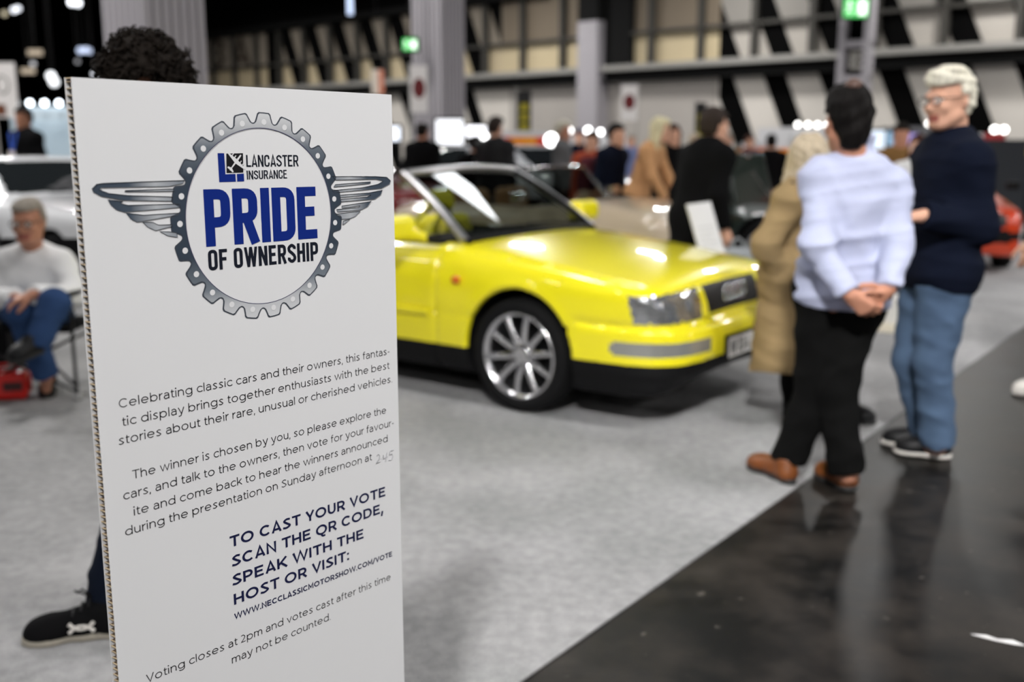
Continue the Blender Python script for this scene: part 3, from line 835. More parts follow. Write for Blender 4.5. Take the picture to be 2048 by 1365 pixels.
def mesh_from(name, V, Fs, mats, mi=None, parent=None, smooth=True):
    me = bpy.data.meshes.new(name)
    me.vertices.add(len(V)); me.vertices.foreach_set('co', np.asarray(V, np.float32).ravel())
    me.loops.add(Fs.size); me.loops.foreach_set('vertex_index', Fs.astype(np.int32).ravel())
    me.polygons.add(len(Fs))
    me.polygons.foreach_set('loop_start', np.arange(0, Fs.size, Fs.shape[1], dtype=np.int32))
    me.polygons.foreach_set('loop_total', np.full(len(Fs), Fs.shape[1], np.int32))
    for m in (mats if isinstance(mats, (list, tuple)) else [mats]): me.materials.append(m)
    if mi is not None: me.polygons.foreach_set('material_index', np.asarray(mi, np.int32))
    me.polygons.foreach_set('use_smooth', np.full(len(Fs), smooth))
    me.update(calc_edges=True)
    me.validate()
    o = bpy.data.objects.new(name, me)
    COL.objects.link(o)
    if parent is not None: o.parent = parent
    return o

def submesh(name, V, Fs, mask, mats, mi=None, parent=None):
    f = Fs[mask]
    if not len(f): return None
    used = np.unique(f); remap = np.zeros(len(V), np.int64); remap[used] = np.arange(len(used))
    return mesh_from(name, V[used], remap[f], mats, None if mi is None else np.asarray(mi)[mask], parent)

nrm = lambda v: np.asarray(v, float) / max(1e-9, np.linalg.norm(v))

class Blob:
    """a union of rounded limbs and lumps blended into one skin"""
    def __init__(self): self.pr = []
    def _add(self, fn, lo, hi, m, k): self.pr.append((fn, np.asarray(lo, float), np.asarray(hi, float), m, k)); return self
    def cap(self, a, b, ra, rb=None, m=0, k=0.03, cut_b=False, cut_a=False, side=None, flat=1.0):
        """tapered limb from a to b; flat < 1 thins it across the direction side"""
        rb = ra if rb is None else rb
        a, b = np.asarray(a, float), np.asarray(b, float)
        ab = b - a; L2 = max(1e-9, ab.dot(ab)); ax = ab / math.sqrt(L2)
        if side is not None:
            sd = np.asarray(side, float); sd = nrm(sd - ax * sd.dot(ax)); dp = np.cross(ax, sd)
        def fn(P):
            q = P - a
            h = np.clip(q @ ab / L2, 0, 1)
            w = q - h[..., None] * ab
            if side is None: dist = np.sqrt((w * w).sum(-1)); d = dist - (ra + (rb - ra) * h)
            else:
                x, y, z = w @ sd, (w @ dp) / flat, w @ ax
                d = (np.sqrt(x * x + y * y + z * z) - (ra + (rb - ra) * h)) * (0.35 + 0.65 * flat)
            if cut_b: d = np.maximum(d, (P - b) @ ax)
            if cut_a: d = np.maximum(d, (a - P) @ ax)
            return d
        r = max(ra, rb)
        return self._add(fn, np.minimum(a, b) - r, np.maximum(a, b) + r, m, k)
    def ell(self, c, r, R=None, m=0, k=0.02):
        c = np.asarray(c, float); r = np.asarray(r, float)
        def fn(P):
            q = P - c
            if R is not None: q = q @ R
            k0 = np.sqrt(((q / r) ** 2).sum(-1)); k1 = np.sqrt(((q / r ** 2) ** 2).sum(-1))
            return k0 * (k0 - 1) / np.maximum(k1, 1e-6)
        return self._add(fn, c - r.max(), c + r.max(), m, k)
    def box(self, c, h, R=None, rad=0.01, m=0, k=0.01):
        c = np.asarray(c, float); h = np.asarray(h, float) - rad
        def fn(P):
            q = P - c
            if R is not None: q = q @ R
            q = np.abs(q) - h
            return np.sqrt((np.maximum(q, 0) ** 2).sum(-1)) + np.minimum(q.max(-1), 0) - rad
        rr = np.linalg.norm(h + rad)
        return self._add(fn, c - rr, c + rr, m, k)
    def field(self, res, fold=None, clips=(), cuts=()):
        pad = 4 * res + 0.02
        lo = np.min([p[1] for p in self.pr], 0) - pad; hi = np.max([p[2] for p in self.pr], 0) + pad
        n = np.ceil((hi - lo) / res).astype(int) + 1
        axs = [lo[i] + np.arange(n[i]) * res for i in range(3)]
        d = np.full(n, 1.0, np.float32); raw = np.full(n, 1.0, np.float32); mid = np.zeros(n, np.int16)
        for fn, a, b, m, k in self.pr:
            e = k + 3 * res
            i0 = np.maximum(0, np.floor((a - e - lo) / res).astype(int)); i1 = np.minimum(n, np.ceil((b + e - lo) / res).astype(int) + 1)
            sl = tuple(slice(i0[i], i1[i]) for i in range(3))
            P = np.stack(np.meshgrid(*[axs[i][sl[i]] for i in range(3)], indexing='ij'), -1)
            v = fn(P).astype(np.float32)
            o = d[sl]
            if k > 0:
                h = np.maximum(k - np.abs(o - v), 0) / k
                d[sl] = np.minimum(o, v) - h * h * k * 0.25
            else: d[sl] = np.minimum(o, v)
            bt = v < raw[sl]
            mid[sl][bt] = m; raw[sl][bt] = v[bt]
        if fold is not None or clips or cuts:
            P = np.stack(np.meshgrid(*axs, indexing='ij'), -1)
            near = np.abs(d) < 0.06
            if fold is not None: d[near] += fold(P[near]).astype(np.float32)
            for p, nn in clips: d = np.maximum(d, ((P - np.asarray(p, float)) @ nrm(nn)).astype(np.float32))
            for fn in cuts: d = np.maximum(d, -fn(P).astype(np.float32))
        return d, mid, lo
    def build(self, name, mats, res, parent=None, fold=None, clips=(), cuts=(), it=1, paint=None):
        d, mid, lo = self.field(res, fold, clips, cuts)
        V, Fs = surface_nets(d, lo, res)
        if it: V = relax(V, Fs, it)
        C = V[Fs].mean(1)
        g = np.clip(np.round((C - lo) / res).astype(int), 0, np.array(d.shape) - 1)
        mi = mid[tuple(g.T)]
        if paint is not None: mi = paint(C, mi)
        return mesh_from(name, V, Fs, mats, mi, parent)

def folds(seed, amp, freq=14.0, stretch=(1, 1, 2.2)):
    """soft cloth creases"""
    r = np.random.RandomState(seed)
    W = r.normal(size=(7, 3)) * np.array(stretch) * freq; ph = r.uniform(0, 6.28, 7)
    def fn(P):
        s = 0
        for w, p in zip(W, ph):
            s = s + (1 - np.abs(np.sin(P @ w * 0.5 + p))) ** 2
        return -amp * (s / 7 - 0.38) * 2.2
    return fn

def poly_sdf(poly, X, Z):
    """signed distance to a closed outline on grids X, Z (negative inside)"""
    P = np.asarray(poly, float); n = len(P)
    dd = np.full(X.shape, 1e9); ins = np.zeros(X.shape, bool)
    for i in range(n):
        a, b = P[i], P[(i + 1) % n]
        e = b - a; wx, wz = X - a[0], Z - a[1]
        t = np.clip((wx * e[0] + wz * e[1]) / max(1e-12, e @ e), 0, 1)
        dd = np.minimum(dd, (wx - e[0] * t) ** 2 + (wz - e[1] * t) ** 2)
        c = ((a[1] > Z) != (b[1] > Z))
        if abs(e[1]) > 1e-12: ins ^= c & (X < e[0] * (Z - a[1]) / e[1] + a[0])
    return np.where(ins, -1, 1) * np.sqrt(dd)

def smax(a, b, k):
    h = np.maximum(k - np.abs(a - b), 0) / k
    return np.maximum(a, b) + h * h * k * 0.25

def smooth_outline(P, n=5, closed=True):
    out = []; N = len(P)
    for i in range(N if closed else N - 1):
        g = lambda j: P[j % N] if closed else P[min(max(j, 0), N - 1)]
        p0, p1, p2, p3 = g(i - 1), g(i), g(i + 1), g(i + 2)
        for k in range(n):
            t = k / n
            out.append(tuple(0.5 * (2 * p1[c] + (p2[c] - p0[c]) * t + (2 * p0[c] - 5 * p1[c] + 4 * p2[c] - p3[c]) * t * t + (3 * p1[c] - p0[c] - 3 * p2[c] + p3[c]) * t ** 3) for c in (0, 1)))
    return out
# ------------------------------------------------------------------ cars
def glass_material(name, tint, refl=1.0):
    if name in MATS: return MATS[name]
    m = bpy.data.materials.new(name); t = nt(m); t.nodes.clear()
    tr = t.nodes.new('ShaderNodeBsdfTransparent'); tr.inputs[0].default_value = (*tint, 1)
    gl = t.nodes.new('ShaderNodeBsdfGlossy'); gl.inputs['Roughness'].default_value = 0.02
    gl.inputs[0].default_value = (refl, refl, refl, 1)
    fr = t.nodes.new('ShaderNodeFresnel'); fr.inputs[0].default_value = 1.52
    mx = t.nodes.new('ShaderNodeMixShader'); o = t.nodes.new('ShaderNodeOutputMaterial')
    t.links.new(fr.outputs[0], mx.inputs[0]); t.links.new(tr.outputs[0], mx.inputs[1]); t.links.new(gl.outputs[0], mx.inputs[2]); t.links.new(mx.outputs[0], o.inputs[0])
    MATS[name] = m
    return m

def paint(name, col): return mat(name, col, 0.28, coat=1.0, spec=0.5)
RUBBER = mat('tyre_rubber', (0.006, 0.006, 0.0065), 0.8, spec=0.2)
TRIMB = mat('black_plastic', (0.005, 0.005, 0.0055), 0.6, spec=0.2)
CHROME = mat('polished_metal', (0.78, 0.78, 0.80), 0.12, 1.0)
ALLOY = mat('polished_alloy', (0.82, 0.82, 0.84), 0.24, 1.0)
SILVERA = mat('anodised_frame', (0.62, 0.61, 0.62), 0.28, 1.0)
CABIN = mat('dark_cabin', (0.005, 0.005, 0.006), 0.8, spec=0.2)
WGLASS = glass_material('windscreen_glass', (0.20, 0.23, 0.215))
AMBER = mat('amber_lens', (0.75, 0.16, 0.01), 0.2, coat=1.0)

def lens_material():
    m = mat('lamp_lens', (0.42, 0.43, 0.44), 0.14, 0.75, coat=1.0)
    t = m.node_tree; b = t.nodes['Principled BSDF']
    tc = t.nodes.new('ShaderNodeTexCoord'); v = t.nodes.new('ShaderNodeTexVoronoi'); v.inputs['Scale'].default_value = 16
    t.links.new(tc.outputs['Object'], v.inputs['Vector'])
    bp_ = t.nodes.new('ShaderNodeBump'); bp_.inputs['Strength'].default_value = 0.5; bp_.inputs['Distance'].default_value = 0.012
    t.links.new(v.outputs['Distance'], bp_.inputs['Height']); t.links.new(bp_.outputs['Normal'], b.inputs['Normal'])
    return m
LENS = lens_material()

def wheel(parent, c, side, R=0.312, W=0.20, style='spokes', rim_r=0.232):
    """side = +1 / -1: which way the outer face looks along y"""
    M = Matrix.Translation(c) @ Matrix(((1, 0, 0, 0), (0, 0, side, 0), (0, 1, 0, 0), (0, 0, 0, 1)))
    w = W / 2
    tyre = MB().lathe([(rim_r - 0.004, -w * 0.8), (R - 0.05, -w), (R - 0.012, -w * 0.92), (R, -w * 0.7), (R, w * 0.7), (R - 0.012, w * 0.92), (R - 0.05, w), (rim_r + 0.004, w * 0.86), (rim_r - 0.002, w * 0.8)], M, 48)
    t = tyre.build('tyre', RUBBER, parent)
    rim = MB().lathe([(rim_r + 0.006, w * 0.84), (rim_r + 0.002, w * 0.90), (rim_r - 0.008, w * 0.88), (rim_r - 0.018, w * 0.5), (rim_r - 0.03, w * 0.1), (rim_r - 0.03, -w * 0.7)], M, 48)
    rim.lathe([(rim_r - 0.03, -w * 0.1), (0.001, -w * 0.1)], M, 32, 1)
    rm = rim.build('rim', [ALLOY, TRIMB], t)
    sp = MB()
    if style == 'spokes':
        for k in range(10):
            a = 2 * math.pi * (k + 0.25) / 10
            Rz = M @ Matrix.Rotation(a, 4, 'Z')
            rings = []
            for r, ww, h, th in ((0.045, 0.026, w * 0.50, 0.03), (0.10, 0.022, w * 0.62, 0.026), (0.16, 0.019, w * 0.66, 0.022), (rim_r - 0.022, 0.022, w * 0.62, 0.02)):
                rings.append([tuple(Rz @ Vector((r, y, z))) for y, z in ((-ww, h - th), (-ww * 0.7, h - 0.004), (0, h), (ww * 0.7, h - 0.004), (ww, h - th))])
            sp.loft(rings, 0)
        sp.build('spokes', ALLOY, t)
        hb = MB().lathe([(0.062, w * 0.35), (0.06, w * 0.56), (0.045, w * 0.62), (0.03, w * 0.6), (0.0, w * 0.6)], M, 24)
        for k in range(5):
            a = 2 * math.pi * k / 5
            hb.lathe([(0.009, w * 0.5), (0.009, w * 0.62), (0, w * 0.62)], M @ Matrix.Translation((0.05 * math.cos(a), 0.05 * math.sin(a), 0)), 8, 1)
        hb.build('hub', [ALLOY, TRIMB], t)
    else:
        sp.lathe([(rim_r - 0.03, w * 0.3), (rim_r * 0.7, w * 0.62), (rim_r * 0.5, w * 0.5), (0.05, w * 0.66), (0.0, w * 0.7)], M, 36)
        for k in range(8):
            a = 2 * math.pi * k / 8
            sp.lathe([(0.022, w * 0.5), (0.022, w * 0.66), (0, w * 0.66)], M @ Matrix.Translation((rim_r * 0.64 * math.cos(a), rim_r * 0.64 * math.sin(a), 0)), 10, 1)
        sp.build('wheel_disc', [ALLOY, TRIMB], t)
    return t

def car_field(side, plan, sect, res, crown=0.05, k=0.06, lo=None, hi=None):
    lo = np.array(lo); hi = np.array(hi)
    n = np.ceil((hi - lo) / res).astype(int) + 1
    x, y, z = [lo[i] + np.arange(n[i]) * res for i in range(3)]
    zz = lo[2] + np.arange(n[2] + int(0.2 / res) + 2) * res
    S = poly_sdf(side, *np.meshgrid(x, zz, indexing='ij'))
    Pl = poly_sdf(plan, *np.meshgrid(x, np.abs(y), indexing='ij'))
    Se = poly_sdf(sect, *np.meshgrid(np.abs(y), z, indexing='ij'))
    d = np.empty(n, np.float32)
    for j in range(n[1]):
        off = crown * (y[j] / 0.8) ** 2 / res
        i0 = int(off); f = off - i0
        s = S[:, i0:i0 + n[2]] * (1 - f) + S[:, i0 + 1:i0 + 1 + n[2]] * f
        d[:, j, :] = smax(smax(s, Pl[:, j][:, None], k), Se[j][None, :], k)
    return d, (x, y, z), lo

def carve(d, fn): return np.maximum(d, -fn)
def groove(d, slab, depth=0.02): return np.maximum(d, np.minimum(-slab, d + depth))

def yellow_cabriolet():
    fwd = math.atan2(-0.60, 0.80)
    o = np.array([0.0, 5.36]) 
    c = at(1036, 735, 5.42)          # centre of the near front wheel's outer face
    fx, fy = math.cos(fwd), math.sin(fwd)
    # that point lies 0.80 m to the car's right of its centre line
    org = (c[0] - fy * 0.80, c[1] + fx * 0.80)
    root = empty('cabriolet_car', (org[0], org[1], 0.006), 'bright yellow open-top cabriolet with four rings on its grille, parked on the grey carpet', 'car', fwd)
    YEL = paint('yellow_paint', srgb(244, 231, 32))
    res = 0.0145
    side = smooth_outline([(0.66, 0.215), (0.78, 0.24), (0.862, 0.34), (0.885, 0.45), (0.870, 0.525)], 4, False) + [(0.84, 0.545)] + \
        smooth_outline([(0.825, 0.56), (0.795, 0.66), (0.745, 0.735), (0.62, 0.785), (0.30, 0.842), (-0.10, 0.890), (-0.45, 0.920), (-0.60, 0.915), (-1.2, 0.910), (-2.2, 0.920), (-2.7, 0.935), (-3.25, 0.92), (-3.40, 0.88), (-3.46, 0.75), (-3.48, 0.56)], 4, False) + \
        smooth_outline([(-3.53, 0.53), (-3.55, 0.42), (-3.50, 0.28), (-3.40, 0.22)], 3, False) + [(-3.2, 0.20)]
    plan = smooth_outline([(0.885, 0.0), (0.880, 0.30), (0.845, 0.56), (0.76, 0.715), (0.60, 0.790), (0.30, 0.822), (-0.4, 0.840), (-1.6, 0.846), (-2.6, 0.836), (-3.2, 0.79), (-3.45, 0.66), (-3.53, 0.35), (-3.55, 0.0)], 4, False) + [(-3.55, -0.3), (0.885, -0.3)]
    sect = [(-0.3, 0.10), (0.77, 0.10), (0.80, 0.20), (0.832, 0.32), (0.846, 0.46), (0.846, 0.58), (0.832, 0.70), (0.80, 0.79), (0.76, 0.86), (0.70, 0.905), (0.60, 1.06), (-0.3, 1.12)]
    d, (x, y, z), lo = car_field(side, plan, sect, res, 0.055, 0.07, (-3.66, -0.93, 0.08), (1.0, 0.93, 1.12))
    X, Y, Z = x[:, None, None], y[None, :, None], z[None, None, :]
    aY = np.abs(Y)
    # bumper stands proud of the wings a little
    bmp = np.maximum(np.abs(Z - 0.405) - 0.125, np.maximum(-(X - 0.37), -1e9)) + 0 * Y
    d = np.where((bmp < 0), d - 0.012, d).astype(np.float32)
    for ax in (0.0, -2.56):
        cyl = np.sqrt((X - ax) ** 2 + (Z - 0.325) ** 2) - 0.352
        lip = np.abs(np.sqrt((X - ax) ** 2 + (Z - 0.325) ** 2) - 0.365) - 0.02
        d = np.where((lip < 0) & (aY > 0.7) & (Z > 0.25), d - 0.008, d)
        d = np.maximum(d, -np.maximum(cyl + 0 * Y, 0.52 - aY))
    cock = np.maximum(np.maximum(np.abs(X + 1.50) - 0.86, aY - 0.665), 0.42 - Z)
    d = np.maximum(d, -cock)
    cowl = np.maximum(np.maximum(np.abs(X + 0.56) - 0.10, aY - 0.60), 0.875 - Z)
    d = np.maximum(d, -cowl)
    for gx_ in (-0.575, -1.75):
        d = np.where(aY > 0.62, groove(d, np.abs(X - gx_) - 0.007 + 0 * Z + 0 * Y), d)
    d = np.where((X > 0.36) & (aY < 2), groove(d, np.abs(Z - 0.537) - 0.008 + 0 * X + 0 * Y), d)
    d = np.where((X < 0.40) & (aY > 0.7), groove(d, np.abs(Z - 0.495) - 0.006 + 0 * X + 0 * Y, 0.008), d)
    d = np.where((X > -0.40) & (X < 0.76) & (Z > 0.72), groove(d, np.abs(aY - (0.735 - 0.02 * X)) - 0.006 + 0 * Z + 0 * X, 0.012), d)
    V, Fs = surface_nets(np.ascontiguousarray(d, dtype=np.float32), lo, res)
    V = relax(V, Fs, 3)
    C = V[Fs].mean(1); cx, cy, cz = C.T; ay = np.abs(cy)
    n_ = np.cross(V[Fs[:, 2]] - V[Fs[:, 0]], V[Fs[:, 3]] - V[Fs[:, 1]]); n_ /= np.maximum(np.linalg.norm(n_, axis=1), 1e-12)[:, None]
    arch = np.zeros(len(C), bool)
    for ax in (0.0, -2.56): arch |= (np.hypot(cx - ax, cz - 0.325) < 0.362) & ((ay < 0.79) | (np.hypot(cx - ax, cz - 0.325) < 0.345))
    inner = (ay < 0.675) & (np.abs(cx + 1.5) < 0.872) & (cz < 0.965) & (cz > 0.41) & ~((n_[:, 2] > 0.6) & (cz > 0.86))
    inner |= (np.abs(cx + 0.56) < 0.115) & (ay < 0.615) & (cz > 0.86)
    mi = np.where(arch | inner, 1, 0)
    st = np.clip((V[:, 0] - 0.40) / 0.25, 0, 1); V[:, 0] += 0.07 * st * st * (3 - 2 * st)
    left = np.ones(len(C), bool)
    def take(name, mask, mats, use_mi=None):
        nonlocal left
        mk = mask & left; left &= ~mk
        return submesh(name, V, Fs, mk, mats, use_mi, root)
    lower = (cz < np.where(cx > 0.3, 0.350, 0.315)) & ~arch
    take('lower_skirt', lower, TRIMB)
    take('grille', (cx > 0.70) & (ay < 0.325) & (cz > 0.572) & (cz < 0.715), mat('grille_black', (0.008, 0.008, 0.009), 0.45))
    for sgn in (-1, 1):
        top = 0.712 - np.maximum(0, ay - 0.45) * 0.05
        take('headlight', (cx > 0.52) & (cy * sgn > 0.375 + (0.705 - cz) * 0.20) & (cz > 0.560) & (cz < top) & (cx > 0.60 + (0.70 - cz) * 0.2), LENS)
        take('bumper_lamp', (cx > 0.52) & (cy * sgn > 0.40) & (cz > 0.398) & (cz < 0.462) & (np.hypot(np.minimum(0, cx - 0.60), cz - 0.43) < 0.06) & (ay < 0.83), mat('bumper_lamp_lens', (0.40, 0.40, 0.37), 0.16, 0.5, coat=1.0))
    take('bumper', (cx > 0.36) & (cz < 0.538) & ~arch, YEL)
    for sgn in (-1, 1):
        dr = take('door', (cx < -0.575) & (cx > -1.75) & (cy * sgn > 0.6) & ~inner & (cz > 0.268), YEL)
    take('bonnet', (cx > -0.46) & (cx < 0.78) & (ay < 0.735 - 0.02 * cx) & (n_[:, 2] > 0.6) & (cz > 0.7), YEL)
    take('body', left.copy(), [YEL, CABIN], mi)
    for xx in (0.0, -2.56):
        for s in (-1, 1): wheel(root, (xx, s * 0.715, 0.312), s)
    NZ = 0.07
    # four rings
    rg = MB()
    for k in range(4):
        cy_ = -0.096 + 0.064 * k
        rg.tube([(NZ + 0.806 + 0.0 * a, cy_ + 0.0425 * math.cos(a), 0.652 + 0.0425 * math.sin(a)) for a in [2 * math.pi * q / 28 for q in range(29)]], 0.0065, 8)
    rg.build('ring_emblem', CHROME, root)
    gr = MB()
    for k in range(9):
        h = 0.585 + 0.0155 * k
        xg = NZ + 0.815 - (h - 0.575) * 0.42
        gr.box((xg, 0, h), (0.02, 0.62, 0.004))
    gr.build('grille_bars', mat('grille_bar', (0.012, 0.012, 0.012), 0.4), root)
    # plate
    pl = MB().box((NZ + 0.897, 0, 0.385), (0.012, 0.52, 0.112)).build('number_plate', mat('plate_white', srgb(228, 228, 228), 0.35), root, bevel=0.003)
    fr_ = MB()
    for (yy, zz, sy, sz) in ((0, 0.445, 0.54, 0.012), (0, 0.325, 0.54, 0.012), (-0.265, 0.385, 0.012, 0.13), (0.265, 0.385, 0.012, 0.13)):
        fr_.box((NZ + 0.895, yy, zz), (0.02, sy, sz))
    fr_.build('plate_frame', TRIMB, root)
    T = MB(); lettering(T, 'W104', (-0.235, 0.345), (-0.005, 0.345), 0.08, NZ + 0.904, 0.15, 0, lambda a, z_, o_: (o_, a, z_), True, 0.13)
    T.build('plate_lettering', INKB, pl, recalc=False)
    # reflectors behind the lamp glass
    for s in (-1, 1):
        for yy, xx, r in ((0.47, 0.792, 0.050), (0.59, 0.740, 0.040)):
            MB().lathe([(0.0, -0.01), (r * 0.5, -0.006), (r, 0.012), (r * 1.04, 0.012)], Matrix.Translation((NZ + xx + 0.012, s * yy, 0.632)) @ Matrix.Rotation(math.pi / 2, 4, 'Y'), 20).build('reflector', CHROME, root)
        MB().ball((-0.40, s * 0.842, 0.70), (0.032, 0.012, 0.024), 8).build('side_indicator', AMBER, root)
    # windscreen
    xb, zb, yb, xt, zt, yt = -0.47, 0.895, 0.665, -1.045, 1.262, 0.545
    def sp(u, v):        # u across -1..1, v up 0..1
        yv = yb + (yt - yb) * v
        bow = (1 - u * u)
        return (xb + (xt - xb) * v + bow * (0.10 - 0.05 * v), u * yv, zb + (zt - zb) * v + bow * (0.012 + 0.012 * v))
    g = MB(); nu, nv = 20, 10
    V_ = [sp(-1 + 2 * i / nu, 0.02 + 0.96 * j / nv) for j in range(nv + 1) for i in range(nu + 1)]
    g.add(V_, [(j * (nu + 1) + i, j * (nu + 1) + i + 1, (j + 1) * (nu + 1) + i + 1, (j + 1) * (nu + 1) + i) for j in range(nv) for i in range(nu)], 0, True)
    g.build('windscreen', WGLASS, root, recalc=False)
    for s in (-1, 1):
        p0, p1 = sp(s, 0.0), sp(s, 1.0)
        path = [tuple(np.array(p0) * (1 - t) + np.array(p1) * t + np.array((0, 0, 0.02 * math.sin(math.pi * t)))) for t in [i / 8 for i in range(9)]]
        MB().tube(path, 0.030, 12, flat=0.75).build('windscreen_pillar', SILVERA, root)
        MB().tube([tuple(np.array(p) + np.array((0.028, -0.012 * s, -0.012))) for p in path], 0.016, 8).build('pillar_seal', TRIMB, root)
        # quarter glass frame
        q = [(-0.62, s * 0.70, 0.955), (-0.98, s * 0.60, 1.265)]
    MB().tube([sp(-1 + 2 * i / 16, 1.0) for i in range(17)], 0.030, 12, flat=0.7).build('windscreen_header', SILVERA, root)
    MB().tube([sp(-1 + 2 * i / 16, 0.015) for i in range(17)], 0.020, 8).build('cowl_seal', TRIMB, root)
    for s, y0 in ((1, -0.05), (1, 0.42)):
        a, b = np.array(sp(y0, 0.02)), np.array(sp(y0 - 0.62, 0.10))
        MB().tube([tuple(a + (0.02, 0, 0.03)), tuple(a * 0.5 + b * 0.5 + (0.03, 0, 0.035)), tuple(b + (0.015, 0, 0.02))], 0.008, 6).build('wiper', TRIMB, root)
    # interior
    Blob().box((-0.84, 0, 0.80), (0.22, 0.64, 0.09), rad=0.06).build('dashboard', CABIN, 0.02, root)
    YLEATH = mat('yellow_leather', srgb(222, 212, 36), 0.5)
    def seat(x0, y0, h=1.0):
        b = Blob()
        b.box((x0 + 0.26, y0, 0.50), (0.27, 0.25, 0.09), rad=0.06, m=0)
        R = np.array(Matrix.Rotation(math.radians(-16), 3, 'Y'))
        b.box((x0 - 0.08, y0, 0.70), (0.075, 0.24, 0.26), R=R, rad=0.06, m=0, k=0.04)
        sobj = b.build('seat', [YLEATH], 0.016, root)
        hb = Blob().box((x0 - 0.165, y0, 1.045), (0.05, 0.125, 0.075), R=R, rad=0.045)
        hb.build('headrest', YLEATH, 0.014, sobj)
        MB().tube([(x0 - 0.15, y0 - 0.05, 0.92), (x0 - 0.16, y0 - 0.05, 1.0)], 0.007, 6).build('headrest_post', CHROME, sobj)
    for s in (-1, 1): seat(-1.38, s * 0.36)
    Blob().box((-2.25, 0, 0.72), (0.08, 0.6, 0.22), rad=0.06).box((-2.02, 0, 0.55), (0.25, 0.6, 0.08), rad=0.05).build('rear_seat', YLEATH, 0.02, root)
    for s in (-1, 1): Blob().box((-2.22, s * 0.30, 1.02), (0.045, 0.11, 0.06), rad=0.04).build('rear_headrest', YLEATH, 0.014, root)
    Blob().box((-2.62, 0, 0.955), (0.28, 0.62, 0.06), rad=0.05).build('folded_hood', mat('black_canvas', (0.012, 0.012, 0.013), 0.9), 0.02, root)
    Ms = Matrix.Translation((-1.02, -0.36, 0.90)) @ Matrix.Rotation(math.radians(-62), 4, 'Y')
    sw = MB().tube([tuple(Ms @ Vector((0.185 * math.cos(a), 0.185 * math.sin(a), 0))) for a in [2 * math.pi * q / 32 for q in range(33)]], 0.016, 8)
    for a in (0.4, 2.74, 4.71): sw.tube([tuple(Ms @ Vector((0, 0, -0.02))), tuple(Ms @ Vector((0.18 * math.cos(a), 0.18 * math.sin(a), 0)))], 0.017, 6)
    sw.ball((0, 0, -0.02), (0.06, 0.06, 0.03), 8, 0, Ms)
    sw.build('steering_wheel', mat('yellow_black_leather', srgb(190, 186, 40), 0.5), root)
    # door mirrors
    for s in (-1, 1):
        b = Blob()
        b.box((-0.735, s * 0.965, 0.975), (0.065, 0.135, 0.074), rad=0.05, m=0)
        b.cap((-0.70, s * 0.88, 0.945), (-0.66, s * 0.80, 0.915), 0.035, 0.03, 0, 0.03)
        mr = b.build('door_mirror', [YEL], 0.011, root)
        MB().box((-0.65, s * 0.775, 0.915), (0.12, 0.07, 0.03)).build('mirror_base', TRIMB, mr, bevel=0.008)
        MB().box((-0.793, s * 0.965, 0.977), (0.004, 0.20, 0.10)).build('mirror_glass', CHROME, mr)
    # side rub strip
    for s in (-1, 1):
        MB().box((-1.16, s * 0.853, 0.50), (1.12, 0.012, 0.03)).build('rub_strip', YEL, root, bevel=0.004)
    return root
yellow_cabriolet()
# ------------------------------------------------------------------ people
def skin(name, col): return mat(name, col, 0.55, var=0.08, vscale=30, spec=0.35)
SKIN1 = skin('skin_fair', srgb(206, 158, 134)); SKIN2 = skin('skin_ruddy', srgb(186, 132, 108)); SKIN3 = skin('skin_tan', srgb(160, 112, 88))
LIP = mat('lips', srgb(150, 84, 74), 0.5)
EYEW = mat('eye_white', srgb(220, 214, 208), 0.3); EYED = mat('eye_dark', (0.02, 0.014, 0.01), 0.2)
def hairm(name, col):
    if name in MATS: return MATS[name]
    m = mat(name, col, 0.7, var=0.55, vscale=60, bump=0.5, bscale=60, spec=0.12)
    t = m.node_tree; tc = [n for n in t.nodes if n.type == 'TEX_COORD'][0]
    mp = t.nodes.new('ShaderNodeMapping'); mp.inputs['Scale'].default_value = (1, 1, 0.16)      # strands run downwards
    t.links.new(tc.outputs['Object'], mp.inputs[0])
    for n in t.nodes:
        if n.type == 'TEX_NOISE': t.links.new(mp.outputs[0], n.inputs['Vector'])
    return m
def cloth(name, col, r=0.9, var=0.10, sc=24): return mat(name, col, r, var=var, vscale=sc, spec=0.08)
H_BLACK = hairm('hair_black', (0.005, 0.004, 0.0038)); H_BROWN = hairm('hair_dark_brown', (0.008, 0.0055, 0.004)); H_AUB = hairm('hair_auburn', (0.045, 0.016, 0.010))
H_GREY = hairm('hair_grey', srgb(150, 142, 132)); H_WHITE = hairm('hair_white', srgb(214, 206, 190)); H_BLONDE = hairm('hair_dark_blonde', srgb(180, 166, 144)); H_PALE = hairm('hair_pale_blonde', srgb(222, 204, 168)); H_DGREY = hairm('hair_dark_grey', srgb(50, 42, 38))
NAVY = cloth('navy_jersey', (0.0045, 0.0065, 0.015)); BLK = cloth('black_cloth', (0.004, 0.004, 0.0045)); DJEAN = cloth('dark_denim', (0.006, 0.009, 0.018)); TROUS = cloth('black_trousers', (0.005, 0.005, 0.005))
JEAN = cloth('washed_denim', srgb(74, 92, 116), 0.9, 0.28, 9); JEAN2 = cloth('blue_denim', srgb(48, 70, 108), 0.9, 0.25, 10)
SHIRT = cloth('pale_blue_shirt', srgb(176, 181, 206), 0.8, 0.04); WHITEJ = cloth('white_jumper', srgb(232, 232, 233), 0.9, 0.05)
COAT = cloth('camel_coat', srgb(146, 124, 90), 0.9, 0.07, 40); TANJ = cloth('tan_jacket', srgb(128, 96, 58)); RUSTJ = cloth('rust_jacket', srgb(192, 146, 104), 0.8, 0.12)
LEATHER = cloth('black_leather', (0.02, 0.02, 0.022), 0.45); GREYJ = cloth('grey_marl', (0.12, 0.12, 0.125)); MAROON = cloth('maroon_canvas', (0.085, 0.022, 0.03)); REDJ = cloth('red_yellow_top', srgb(160, 72, 48), 0.8, 0.5, 8)
